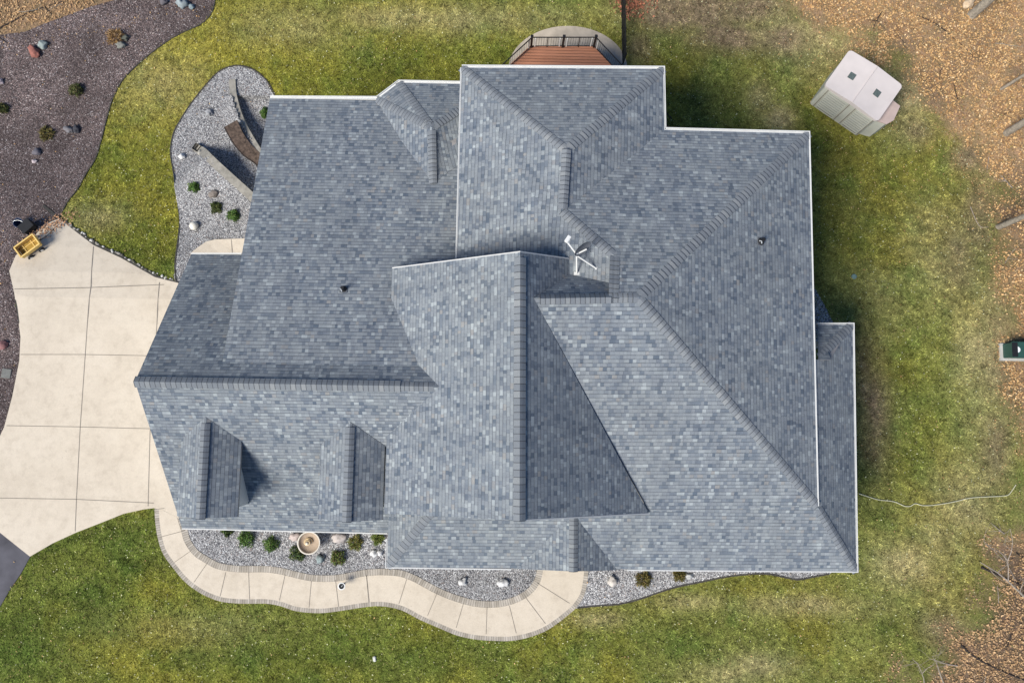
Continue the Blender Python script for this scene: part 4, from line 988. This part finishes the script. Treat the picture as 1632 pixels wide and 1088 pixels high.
def edging(pts, label, w_=.06, hgt=.05, n=3):
    P = smoothline([tuple(G(*p)[:2]) for p in pts], n); A = offset_line(P, w_/2); B = offset_line(P, -w_/2); b = MB()
    for i in range(len(P)-1):
        q = []
        for (X, Y) in (A[i], B[i], A[i+1], B[i+1]):
            z = terrain(X, Y); q += [Vector((X, Y, z-.05)), Vector((X, Y, z+hgt))]
        b.add(q, [(1, 3, 7, 5), (0, 1, 5, 4), (2, 6, 7, 3), (0, 2, 3, 1), (4, 5, 7, 6)])
    o = b.build('edging', M_edging); return tag(o, label, 'edging')
edging([(69, 328), (82, 338), (95, 349), (112, 360), (150, 388), (193, 408), (248, 440), (284, 451)], 'dark edging strip between driveway and north lawn', .12)
edging([(281, 448), (279, 425), (281, 405), (287, 355), (285, 322), (281, 300), (276, 270), (272, 243), (276, 215), (287, 193), (303, 168), (320, 146), (342, 121), (358, 110), (380, 105), (405, 112), (425, 129), (438, 152)], 'dark curved edging around the terraced gravel bed', .05)
edging([(343, -20), (343, 0), (339, 17), (331, 30), (317, 41), (292, 52), (265, 67.5), (234, 91), (209.5, 113), (193, 132), (179, 160), (171, 187), (163, 218), (152, 254), (138, 276), (125, 300), (110, 319), (101, 334)], 'dark curved edging between purple stones and lawn', .05)
edging([(920, 968), (948, 965), (986, 962), (1021, 953.5), (1045, 945), (1077, 935), (1116, 927), (1163, 917.5), (1217, 913.6), (1248, 919), (1271, 923), (1294, 919), (1321, 914)], 'dark edging along the lawn east of the walk', .06)
edging([(16, 432), (24, 467), (34, 537), (32, 575), (21, 631), (8, 680), (0, 697)], 'thin dark edging along the west side of the driveway', .05)
edging([(246, 806), (230, 809), (198, 816), (158, 832), (122, 846), (85, 863), (49, 884)], 'thin dark edging where the front lawn meets the driveway', .05, .03)
# single grey paver in the stones by the driveway
pp_ = G(11, 595); o = MB().box(pp_+Vector((0, 0, .04)), (.42, .42, .06), rz=-.1, bev=.01).build('paver', plain('grey_paver', (.17, .17, .16), .9, .15, 8)); tag(o, 'square grey paver lying in the stones west of the driveway', 'paver')

# ------------------------------------------------------------ retaining walls, soil strip
def retwall(line, name, label, ztop, zb, w_=.17, k0=0):
    P = line; A = offset_line(P, w_/2); B = offset_line(P, -w_/2); L = [0]
    for i in range(1, len(P)): L.append(L[-1]+math.hypot(P[i][0]-P[i-1][0], P[i][1]-P[i-1][1]))
    root = empty(name, (*P[0], zb), label, 'retaining wall'); hi_ = offset_line(P, -(w_/2+.3))
    ZT = [terrain2(*q_)+.07 for q_ in hi_]
    b = MB(); cp_ = MB()
    for i in range(len(P)-1):
        q = []; q2 = []
        for j, src in ((i, A), (i, B), (i+1, A), (i+1, B)):
            X, Y = src[j]; zt_ = ZT[j]
            q += [Vector((X, Y, zb-.3)), Vector((X, Y, zt_-.07))]; X2 = P[j][0]+(X-P[j][0])*1.15; Y2 = P[j][1]+(Y-P[j][1])*1.15
            q2 += [Vector((X2, Y2, zt_-.07)), Vector((X2, Y2, zt_+.03))]
        b.add(q, [(0, 1, 5, 4), (2, 6, 7, 3), (1, 3, 7, 5), (0, 2, 3, 1), (4, 5, 7, 6)])
        cp_.add(q2, [(1, 3, 7, 5), (0, 1, 5, 4), (2, 6, 7, 3), (0, 2, 3, 1), (4, 5, 7, 6)])
    b.build('block_face', M_wallstone, root); cp_.build('coping', M_wallstone, root)
retwall(WA_s, 'retaining_wall', 'upper curved block retaining wall nearest the back lawn', (terrain(*WA[0])+.02, G0-.88), -2.5, .27)
retwall(WB_s, 'retaining_wall', 'lower block retaining wall nearest the driveway', (terrain(*WB[0])+.05, G0+.07), -1.6, .34)
sp = [(358, 203), (378, 192), (387, 212), (398, 228), (414, 244), (440, 270), (440, 290), (406, 260), (388, 247), (372, 228)]
SPX = [tuple(U(*p, G0-.95)[:2]) for p in sp]
m = MB().prism(SPX, G0-1.1, G0-.90).build('planting_strip', M_soil); tag(m, 'bare brown soil strip along the upper retaining wall', 'planting bed')
ed_ = SPX[6:]+SPX[:1]; P_ = smoothline([(q_[0], q_[1]) for q_ in ed_], 3); MB().tube([Vector((a, b, G0-.93)) for a, b in P_], .045, 5).build('timber_edge', M_darkwood, m)

# ------------------------------------------------------------ shrubs
def leafball(c_, r, h, n, leaf, pal, flat=.8, spiky=0.0, inner=.35):
    u = rng.normal(size=(n, 3)); u /= np.linalg.norm(u, axis=1)[:, None]; u[:, 2] = np.abs(u[:, 2])*1.0-.15
    rad = rng.uniform(inner, 1, n)**.5; lob = 1+.18*np.sin(u[:, 0]*6+c_[0]*3)+.14*np.sin(u[:, 1]*7+c_[1]*5)+rng.normal(0, .07, n)
    P = np.stack([u[:, 0]*r*rad*lob, u[:, 1]*r*rad*lob, np.clip(u[:, 2], -.1, 1)*h*rad*lob], 1)+np.array([c_[0], c_[1], c_[2]+.05])
    nrm = u*.6+rng.normal(0, .55, (n, 3)); nrm /= np.linalg.norm(nrm, axis=1)[:, None]
    a = np.cross(nrm, rng.normal(size=(n, 3))); a /= np.linalg.norm(a, axis=1)[:, None]
    if spiky: a = u+rng.normal(0, .35, (n, 3)); a /= np.linalg.norm(a, axis=1)[:, None]
    b = np.cross(nrm, a); b /= (np.linalg.norm(b, axis=1)[:, None]+1e-6)
    ls = leaf*rng.uniform(.6, 1.4, n)[:, None]; wd = ls*(.45 if not spiky else .16)
    V = np.stack([P-a*ls*.5, P+b*wd*.5, P+a*ls*.5, P-b*wd*.5], 1).reshape(-1, 3)
    idx = rng.integers(0, len(pal), n); cols = np.array(pal)[idx]*rng.uniform(.7, 1.3, n)[:, None]
    return V, cols
def shrub(name, px, py, r, label, pal, cat='shrub', group=None, hk=1.2, n=900, leaf=.07, spiky=0, stem=True):
    p = G(px, py); p.z = terrain2(p.x, p.y)+.02; rm = r/35.5
    # the crown is seen from above, so its base sits a little nearer the middle of the view
    root = empty(name, p, label, cat, group)
    V, cols = leafball((p.x, p.y, p.z), rm, rm*hk, n, leaf, pal, spiky=spiky)
    o = mesh_big('foliage', V, 4, cols, M_foliage); o.parent = root; o.matrix_parent_inverse = Matrix.Translation(root.location).inverted()
    m = MB(); 
    for k in range(5):
        a = k*1.26; m.tube([p-Vector((0, 0, .05)), p+Vector((math.cos(a)*rm*.35, math.sin(a)*rm*.35, rm*hk*.5))], [.018, .007], 5)
    m.build('stem', M_twig, root); return root
GR = [(.07, .15, .03), (.11, .20, .045), (.045, .10, .025), (.16, .23, .06)]; GR2 = [(.14, .20, .045), (.20, .23, .06), (.09, .14, .04)]; DG = [(.05, .085, .03), (.075, .125, .04), (.15, .17, .05), (.03, .055, .02)]
BR = [(.20, .16, .05), (.14, .13, .04), (.26, .19, .08), (.09, .09, .03)]; OR = [(.34, .20, .07), (.28, .17, .08), (.42, .28, .14)]
SH = [(321, 307, 9.5, 'round dark green shrub, the westernmost of three beside the garage', GR), (353, 337, 10, 'round olive shrub, the middle one of three beside the garage', [(.08, .11, .03), (.11, .12, .04), (.05, .07, .02)]), (381, 350, 10.5, 'round green shrub, the easternmost of three beside the garage', GR2[2:]+GR),
 (394, 857, 13, 'bright green round shrub at the west end of the front bed', GR), (433, 866, 12, 'round green shrub with light centre, second from the west in the front bed', GR+GR2[:1]), (475.5, 880.5, 13, 'darkest round shrub just left of the fountain', DG), (539, 888, 12, 'round shrub with green and brown leaves right of the fountain', GR2+[(.10, .05, .03)]),
 (124, 145, 12, 'low green ring shaped shrub in the purple stones', [(.10, .11, .035), (.07, .10, .03), (.14, .12, .05)]), (6, 174, 9, 'low green shrub at the left edge of the purple stones', [(.10, .11, .035), (.07, .10, .03), (.14, .12, .05)]), (421, 178, 9, 'green shrub partly under the corner of the roof', GR), (363, 845, 8, 'shrub mostly hidden beneath the garage eave', DG)]
for px, py, r, lb, pal in SH: shrub('shrub', px, py, r*1.0, lb, pal, n=1400, leaf=.07)
SP_ = [(568, 864, 11, 'spiky yellow green perennial above the porch corner bed', [(.20, .20, .05), (.12, .16, .04), (.26, .22, .08)]), (602, 856, 9.5, 'spiky light green perennial under the eave by the porch corner', [(.20, .24, .06), (.12, .18, .04), (.3, .3, .1)]), (1026, 922, 12, 'brown and olive shrub in the gravel east of the walk', BR), (1082, 914, 10, 'brown shrub half under the eave, right of the olive one', BR), (75, 214, 12, 'dry brown shrub below the green one in the purple stones', BR), (186, 60, 15, 'tuft of orange dried ornamental grass between two rocks', OR)]
for px, py, r, lb, pal in SP_: shrub('perennial', px, py, r, lb, pal, cat='plant', n=700, leaf=.16, spiky=1, hk=.8)
# dark spreading twiggy plant around the white globe
tw = G(318, 360); rt = empty('bare_plant', tw, 'dark leafless spreading plant around the white globe', 'plant'); m = MB()
for k in range(60):
    q = G(random.uniform(303, 346), random.uniform(347, 373)); a = random.uniform(0, 6.28); l = random.uniform(.06, .22)
    m.tube([q+Vector((0, 0, .03)), q+Vector((math.cos(a)*l*.6, math.sin(a)*l*.6, .07)), q+Vector((math.cos(a+.5)*l, math.sin(a+.5)*l, .05))], [.018, .014, .006], 5)
m.build('branch', M_darkwood, rt)
gl = G(312, 362); zt_ = gl.z+.02
root = empty('globe_ornament', (gl.x, gl.y, zt_), 'cream white round globe ornament in the gravel bed beside the garage', 'garden globe')
MB().lathe([(.0, 0), (.11, 0), (.09, .03), (.07, .05)], (gl.x, gl.y, zt_), 16).build('base', M_conc2, root)
MB().lathe([(.20*math.sin(a), .22-.20*math.cos(a)) for a in np.linspace(.15, math.pi, 14)], (gl.x, gl.y, zt_), 24).build('globe', plain('cream', (.72, .68, .60), .5, .05, 5), root, smooth=True)
# fountain
fp = G(497, 862); z0f = fp.z+.03; fc = Vector((fp.x, fp.y, z0f))
ft = empty('fountain', fc, 'round beige stone fountain bowl in the front gravel bed', 'fountain')
Mf = plain('cast_stone', (.40, .31, .23), .8, .12, 7, bump=.004); Mf2 = plain('cast_stone_light', (.66, .60, .52), .75, .08, 7)
MB().lathe([(.05, 0), (.24, 0), (.22, .06), (.14, .12), (.16, .22), (.36, .34), (.46, .44), (.49, .52)], fc, 32).build('pedestal', Mf, ft, smooth=True)
MB().lathe([(.49, .52), (.50, .545), (.465, .555), (.44, .54)], fc, 36).build('rim', Mf2, ft, smooth=True)
MB().lathe([(.44, .54), (.40, .46), (.28, .40), (.12, .38), (.001, .38)], fc, 32).build('bowl', Mf, ft, smooth=True)
m = MB(); 
m.tube([fc+Vector((-.06+.16*math.cos(t)*(1-t/16), .02+.16*math.sin(t)*(1-t/16), .42+t*.02)) for t in np.linspace(0, 9, 30)], [.055-.0012*i for i in range(30)], 8); m.build('spout', plain('spout_ochre', (.62, .47, .28), .6, .15, 9), ft, smooth=True)
MB().lathe([(.001, .60), (.05, .59), (.07, .55), (.06, .5)], fc+Vector((-.07, -.02, .02)), 14).build('finial', Mf2, ft, smooth=True)
# path light on the walk
pl = G(548, 930, .06); lt = empty('path_light', pl, 'short black path light with a white rim on the curved walk', 'path light')
MB().lathe([(.0, 0), (.07, 0), (.06, .02), (.025, .04), (.022, .42)], pl, 14).build('stem', M_black, lt)
MB().lathe([(.10, .42), (.155, .44), (.16, .47), (.115, .475)], pl, 24).build('rim', M_white, lt)
MB().lathe([(.115, .475), (.10, .44), (.05, .43), (.001, .43)], pl, 20).build('cup', M_rubber, lt)
MB().tube([pl+Vector((-.02, -.03, .43)), pl+Vector((.06, .05, .50))], .012, 5).build('pin', M_galv, lt)
# small things on the lawn
q = G(597, 1049); o = MB().box(q+Vector((0, 0, .05)), (.13, .22, .08), rz=.15, bev=.025).build('lawn_marker', plain('marker_white', (.62, .62, .58), .6, .1, 20)); tag(o, 'small white marker lying in the front lawn', 'marker')
q = G(1361, 441); o = MB().lathe([(.001, .06), (.1, .055), (.13, .02), (.13, 0)], q, 14).build('valve_cover', plain('cover_blue', (.17, .26, .24), .6, .2, 20)); tag(o, 'small blue green cap in the east lawn', 'valve cover')
# pale hose / cord
pts = [(1368, 786), (1380, 790), (1400, 796), (1420, 798), (1432, 802), (1441, 806), (1450, 806), (1458, 802), (1470, 805), (1490, 804), (1520, 799), (1545, 793), (1575, 791), (1596, 790), (1606, 788), (1612, 781), (1618, 772)]
P3 = [Vector((x, y, terrain(x, y)+.05)) for x, y in smoothline([tuple(G(*p)[:2]) for p in pts], 4)]
o = MB().tube(P3, .018, 6).build('cord', plain('cord_cream', (.58, .56, .40), .6, .08, 10)); tag(o, 'pale cord snaking across the east lawn from the house', 'cord')

# ------------------------------------------------------------ trees
print('trees')
def branch(b, p, d, L, r, depth, spread=.5, droop=0):
    n = 4; pts = [p]; rs = [r]; q = p.copy(); dd = d.copy()
    for i in range(n):
        dd = (dd+Vector((random.gauss(0, .12), random.gauss(0, .12), random.gauss(0, .07)-droop))).normalized(); q = q+dd*L/n; pts.append(q.copy()); rs.append(max(.004, r*(1-(i+1)/n*.55)))
    b.tube(pts, rs, 7 if depth > 1 else 5)
    if depth > 0:
        for k in range(random.choice((2, 3, 3))):
            i = random.randint(1, n); a = random.uniform(0, 6.28)
            nd = (dd+Vector((math.cos(a), math.sin(a), random.uniform(-.1, .4)))*spread*1.6).normalized()
            branch(b, pts[i], nd, L*random.uniform(.5, .75), rs[i]*.6, depth-1, spread, droop)
def tree(px, py, r, h, label, crown=True, seed=0, cat='tree'):
    random.seed(seed); p = G(px, py); root = empty('bare_tree', p, label, cat, 'bare trees at the woodland edge')
    pts = [p+Vector((0, 0, -.2)), p+Vector((0, 0, .15)), p+Vector((random.gauss(0, .06), random.gauss(0, .06), h*.4)), p+Vector((random.gauss(0, .2), random.gauss(0, .2), h))]
    MB().tube(pts, [r*1.4, r*1.08, r*.9, r*.45], 12).build('trunk', M_bark, root)
    if crown:
        b = MB()
        for k in range(7):
            t = .55+.45*k/6; q = pts[2].lerp(pts[3], (t-.4)/.6); a = k*2.4
            branch(b, q, Vector((math.cos(a), math.sin(a), .7)).normalized(), h*.28, r*.35, 2)
        b.build('crown', M_twig, root)
tree(1549, 24, .21, 11, 'bare tree with a thick pale trunk at the top right corner', seed=1)
tree(1596, 142, .07, 8, 'thin pale bare tree below the thick one at the right', seed=2)
tree(1604, 212, .16, 10, 'bare tree with a grey brown trunk, third from the top at the right edge', seed=3)
tree(1591, 362, .12, 10, 'bare tree leaning toward the right edge above the green cabinet', seed=4)
random.seed(11)
# leaning sapling at the lower right, its branches reaching over the lawn edge
def limb_tree(base_px, pts_list, label, r0=.045):
    p = G(*base_px); root = empty('sapling', p, label, 'sapling'); tr = MB(); br_ = MB()
    for i, (ln, z0_, z1_, r) in enumerate(pts_list):
        P = []
        for j, (x, y) in enumerate(ln):
            zz = z0_+(z1_-z0_)*j/(len(ln)-1); g = U(x, y, G0+zz); P.append(g)
        (tr if i == 0 else br_).tube(P, [r*(1-.6*j/(len(P)-1)) for j in range(len(P))], 6)
        if i > 0:
            for k in range(3):
                q = P[random.randint(1, len(P)-1)]; branch(br_, q, Vector((random.gauss(0, 1), random.gauss(0, 1), .1)).normalized(), random.uniform(.3, .8), r*.4, 1)
    tr.build('trunk', M_bark, root); br_.build('crown', M_twig, root)
limb_tree((1640, 958), [([(1640, 958), (1625, 943), (1606, 925)], .1, 1.0, .06), ([(1606, 925), (1590, 912), (1575, 903), (1563, 896)], 1.0, 1.3, .035), ([(1607, 925), (1607, 905), (1606, 893)], 1.0, 1.6, .028), ([(1606, 893), (1595, 880), (1580, 873), (1568, 862)], 1.6, 2.2, .02), ([(1606, 893), (1612, 878), (1614, 862), (1610, 842)], 1.6, 2.4, .02), ([(1625, 943), (1632, 925), (1640, 900)], .6, 1.8, .02)], 'leafless sapling with forked pale branches at the lower right')
limb_tree((1520, 1100), [([(1474, 1096), (1472, 1080), (1468, 1068)], .1, .8, .03), ([(1468, 1068), (1462, 1056), (1454, 1050)], .8, 1.2, .02), ([(1470, 1072), (1478, 1064), (1486, 1060)], .8, 1.2, .016)], 'small pale leafless sapling at the bottom edge')
limb_tree((1505, 1092), [([(1506, 1094), (1500, 1078), (1496, 1066)], .1, .8, .03), ([(1496, 1066), (1492, 1054), (1486, 1045)], .8, 1.2, .02)], 'thin leafless sapling right of the small pale one at the bottom edge')
def log(pts, r, label, m=M_darkwood, name='branch_or_shade_line'):
    P = [G(*p, .03) for p in pts]; P = [Vector((x, y, terrain(x, y)+.03)) for x, y in smoothline([(q.x, q.y) for q in P], 4)]
    n = len(P); o = MB().tube(P, [r*(1-.5*i/n)*random.uniform(.85, 1.15) for i in range(n)], 7).build(name, m); tag(o, label, 'branch')
log([(1563, 903), (1580, 911), (1600, 920), (1632, 934), (1660, 950)], .055, 'dark log shape standing for a soil edge below the forked sapling at the right edge')  # log shape added in place of a dark eroded soil edge
log([(1530, 1026), (1545, 1040), (1570, 1056), (1600, 1070), (1640, 1086)], .06, 'long dark log shape standing for a soil edge in the lower right corner')  # another dark log shape added for a soil edge
log([(0, 46), (22, 34), (48, 20), (75, 11), (100, 3)], .045, 'long dark tube standing for a thin trunk shadow in the upper left corner')  # dark tube laid where a thin trunk casts its shadow
log([(71, 11), (80, 20), (91, 29)], .028, 'short dark tube standing for a shadow joining the long one in the upper left corner')  # side piece of the same modelled trunk shadow
log([(-6, 58), (5, 64), (13, 70)], .035, 'short dark stick at the left edge above the pale pink rock')
log([(1460, 25), (1480, 33), (1500, 45), (1535, 75), (1550, 90)], .03, 'thin dark fallen branch in the leaves below the thick trunk')
log([(1546, 330), (1560, 360), (1575, 362)], .02, 'thin grey twig beside the leaning tree', M_twig)
stp = G(1541, 8); o = MB().rock(stp+Vector((0, 0, .1)), .3, .22, .2, .3, 77).build('rock', plain('stump_tan', (.5, .38, .26), .9, .3, 9, bump=.01), smooth=True); tag(o, 'tan rock at the foot of the thick pale trunk', 'rock')
random.seed(5)

TWG = [(1405, 20), (1440, 70), (1502, 108), (1525, 160), (1585, 70), (1610, 180), (1575, 250), (1612, 300), (1600, 420), (1590, 960), (1610, 1010), (1570, 1075), (1618, 880), (1600, 850), (1525, 1060), (30, 20), (100, 8)]
for (x_, y_) in TWG:
    a = random.uniform(0, 6.28); L_ = random.uniform(.4, 1.3); p = G(x_, y_, .05); b = MB()
    branch(b, p, Vector((math.cos(a), math.sin(a), .05)).normalized(), L_, random.uniform(.012, .028), 1, .45)
    for v in b.v: v.z = p.z+(v.z-p.z)*.25+.02
    o = b.build('twig', random.choice((M_twig, M_darkwood, M_bark))); tag(o, 'small fallen twig lying on the woodland leaves', 'twig', 'small twigs fallen in the woods')

# ------------------------------------------------------------ stuff: grass, leaves, loose stones
print('stuff')
PAT = [tuple(p) for p in pat]
def notin(x, y, polys):
    k = np.ones(len(x), bool)
    for p in polys: k &= ~inside(x, y, p)
    return k
walk_full = outw+innw[::-1]
hard = [drive, walk_full, HOUSE_FOOT, mulch_xy, gnw_xy, gf, gfr_xy, gpoly(PX_asph), PAT, forestW]
def scatter(n, x0, x1, y0, y1): return rng.uniform(x0, x1, n), rng.uniform(y0, y1, n)
def flakes(x, y, z, L, W__, tilt, cols, name, m, nside=3, curl=0, nmean=None):
    n = len(x); a = rng.uniform(0, 2*np.pi, n); t = rng.normal(0, tilt, n); t2 = rng.normal(0, tilt, n)
    d = np.stack([np.cos(a)*np.cos(t), np.sin(a)*np.cos(t), np.abs(np.sin(t)) if nside == 3 else np.sin(t)], 1); sd_ = np.stack([-np.sin(a)*np.cos(t2), np.cos(a)*np.cos(t2), np.sin(t2)], 1)
    P = np.stack([x, y, z], 1); L = L[:, None]; W__ = W__[:, None]
    if nside == 3: V = np.stack([P-sd_*W__/2, P+sd_*W__/2, P+d*L], 1)
    else:
        V = np.stack([P-d*L/2, P+sd_*W__/2, P+d*L/2, P-sd_*W__/2], 1)
        V[:, :, 2] += np.maximum(0, (z-V[:, :, 2].min(1))+.004)[:, None]*1
    return mesh_big(name, V.reshape(-1, 3), nside, cols, m)
# grass
x, y = scatter(900000, -24.5, 25, -17.5, 24)
k = notin(x, y, hard); fw = forest_w(x, y); k &= rng.random(len(x)) > fw*.97
x, y = x[k], y[k]; cc = lawn_color(x, y); n = len(x)
cl2 = np.clip((fbm(x, y, 6.5, 2, 21)-.5)*2.5+1.05, .45, 1.8); cc = cc*rng.uniform(.5, 1.6, n)[:, None]*cl2[:, None]; hi = rng.random(n) < .10; cc[hi] = cc[hi]*.6+np.array([.24, .22, .09])*rng.uniform(.5, 1.3, hi.sum())[:, None]
dk_ = rng.random(n) < .2; cc[dk_] *= .55
o = flakes(x, y, tz(x, y), rng.uniform(.06, .17, n), rng.uniform(.018, .045, n), .40, np.clip(cc, 0, 1), 'grass', M_blade); tag(o, 'mown grass growing over the lawn', 'grass', kind='stuff')
print('grass', n)
# fallen leaves: dense in the woods, thin on the lawn
x, y = scatter(620000, -26, 27, -20, 25.5); fw = np.where(x > 0, forest_w(x, y), inside(x, y, forestW)*1.0)
px, py = pxarr(x, y, -1.5)
near = np.clip((px-1180)/260, 0, 1)*np.clip((330-py)/260, 0, 1)+np.clip((px-1500)/130, 0, 1)*.7
bare = np.clip((fbm(x, y, .7, 4, 31)-.36)*6, .2, 1)*np.where(py > 760, .95, 1)
dens = fw**1.5*1.3*bare+.0035+near*.05; inE = fw > .5; dens = np.where(inside(x, y, mulch_xy), .002+.02*np.exp(-((px-60)/90)**2-((py-400)/50)**2)+.05*np.exp(-((py-60+px*.2)/16)**2), dens)
hole = notin(x, y, [drive, walk_full, HOUSE_FOOT, gf, PAT]); k = (rng.random(len(x)) < dens) & hole
x, y, px, py, inE = x[k], y[k], px[k], py[k], inE[k]; n = len(x)
pal = np.array([(.58, .41, .21), (.46, .30, .15), (.68, .51, .29), (.34, .21, .11), (.62, .43, .23), (.26, .17, .10), (.76, .63, .42)])
cl = pal[rng.choice(7, n, p=[.24, .20, .16, .15, .12, .08, .05])]*np.array([.98, .87, .76])*rng.uniform(.75, 1.2, n)[:, None]
red = np.clip((py-760)/160, 0, 1)*(px > 1400) + (px < 260)*(py < 80)*.8
cl = cl*(1-red[:, None]*.6)+np.array([.42, .27, .155])*rng.uniform(.35, 1.6, n)[:, None]*red[:, None]*.6
L = np.where(inE, rng.uniform(.05, .13, n), rng.uniform(.04, .09, n))
o = flakes(x, y, tz(x, y)+rng.uniform(.015, .05, n), L, L*rng.uniform(.45, .75, n), .35, cl, 'fallen_leaves', M_leaf, 4); tag(o, 'dead tan leaves thick in the woods and sparse on the lawn', 'fallen leaves', kind='stuff')
print('leaves', n)
# pale specks on lawn (tiny bleached leaves)
x, y = scatter(9000, -24, 25, -17, 24); k = notin(x, y, hard+[forestE]); x, y = x[k], y[k]; n = len(x)
cl = np.array([.56, .55, .34])*rng.uniform(.5, 1.3, n)[:, None]; L = rng.uniform(.03, .085, n)
V3 = flakes(x, y, tz(x, y)+.06, L, L*.6, .3, np.clip(cl, 0, .8), 'leaf_flecks', M_leaf, 4); tag(V3, 'tiny bleached leaf flecks scattered over the lawn', 'leaf flecks', kind='stuff')
# red leaf pile by the fence
x = rng.normal(0, .45, 500); y = rng.normal(0, .4, 500); q = G(1008, 4); x += q.x; y += q.y; cl = np.array([.30, .12, .07])*rng.uniform(.5, 1.8, 500)[:, None]
L = rng.uniform(.08, .15, 500); o = flakes(x, y, tz(x, y)+rng.uniform(.02, .08, 500), L, L*.6, .4, cl, 'leaf_pile', M_leaf, 4); tag(o, 'pile of reddish brown leaves right of the black fence', 'leaf pile', kind='stuff')
x = rng.normal(0, .55, 260); y = rng.normal(0, .22, 260); an = Ang; q = G(82, 362); X = x*math.cos(an)-y*math.sin(an)+q.x; Y = x*math.sin(an)+y*math.cos(an)+q.y; cl = np.array([.42, .24, .14])*rng.uniform(.5, 1.6, 260)[:, None]
L = rng.uniform(.06, .12, 260); o = flakes(X, Y, tz(X, Y)+rng.uniform(.07, .10, 260), L, L*.6, .3, cl, 'leaf_drift', M_leaf, 4); tag(o, 'drift of orange leaves in the driveway corner', 'leaf drift', kind='stuff')
# loose stones (octahedra) over the beds
def stones(polys, n, rmin, rmax, pal, pr, name, label, zf, dz=.02):
    xs = []; ys = []
    for poly in polys:
        a = np.array(poly); x, y = scatter(n*3, a[:, 0].min(), a[:, 0].max(), a[:, 1].min(), a[:, 1].max()); k = inside(x, y, poly) & (x > -24.5) & (x < 24.5) & (y < 24.5) & (y > -18) & notin(x, y, [HOUSE_FOOT]); x, y = x[k][:n], y[k][:n]; xs.append(x); ys.append(y)
    x = np.concatenate(xs); y = np.concatenate(ys); m = len(x); z = zf(x, y)+dz
    r = rng.uniform(rmin, rmax, m); a = rng.uniform(0, 6.28, m); e_ = rng.uniform(.6, 1, m); hgt = r*rng.uniform(.4, .8, m)
    c0 = np.stack([x+np.cos(a)*r, y+np.sin(a)*r, z], 1); c2 = np.stack([x-np.cos(a)*r*e_, y-np.sin(a)*r*e_, z], 1); c1 = np.stack([x-np.sin(a)*r*e_*.8, y+np.cos(a)*r*e_*.8, z], 1); c3 = np.stack([x+np.sin(a)*r*.8, y-np.cos(a)*r*.8, z], 1)
    tp = np.stack([x+rng.normal(0, .15, m)*r, y+rng.normal(0, .15, m)*r, z+hgt], 1)
    V = np.stack([c0, c1, tp, c1, c2, tp, c2, c3, tp, c3, c0, tp], 1).reshape(-1, 3)
    cl = np.array(pal)[rng.choice(len(pal), m, p=pr)]*rng.uniform(.8, 1.2, m)[:, None]*np.clip((fbm(x, y, .45, 4, 41)-.5)*(2.4 if pal[0][0] < .4 else .9)+1, .45, 1.5)[:, None]
    o = mesh_big(name, V, 3, np.repeat(cl, 4, 0), M_stone); tag(o, label, 'loose stones', kind='stuff')
gp = [(.55, .54, .54), (.38, .37, .37), (.22, .22, .23), (.72, .72, .71), (.33, .27, .25), (.10, .10, .11)]
vt2 = lambda x, y: np.array([terrain2(a, b) for a, b in zip(x, y)])
stones([gnw_xy], 14000, .018, .045, gp, [.25, .27, .20, .10, .10, .08], 'gravel', 'loose grey gravel on the terraced bed', vt2)
stones([gf], 11000, .018, .045, gp, [.28, .26, .17, .14, .09, .06], 'gravel', 'loose grey gravel in front of the house', tz, .03)
stones([gfr_xy], 9000, .018, .045, gp, [.28, .27, .18, .14, .06, .07], 'gravel', 'loose grey gravel east of the walk', tz)
stones([mulch_xy], 60000, .014, .04, [(.195, .145, .137), (.122, .090, .085), (.27, .208, .195), (.54, .47, .44), (.068, .052, .05)], [.33, .27, .2, .05, .15], 'crushed_stone', 'loose purple grey crushed stone on the west bed', tz)
print('done')
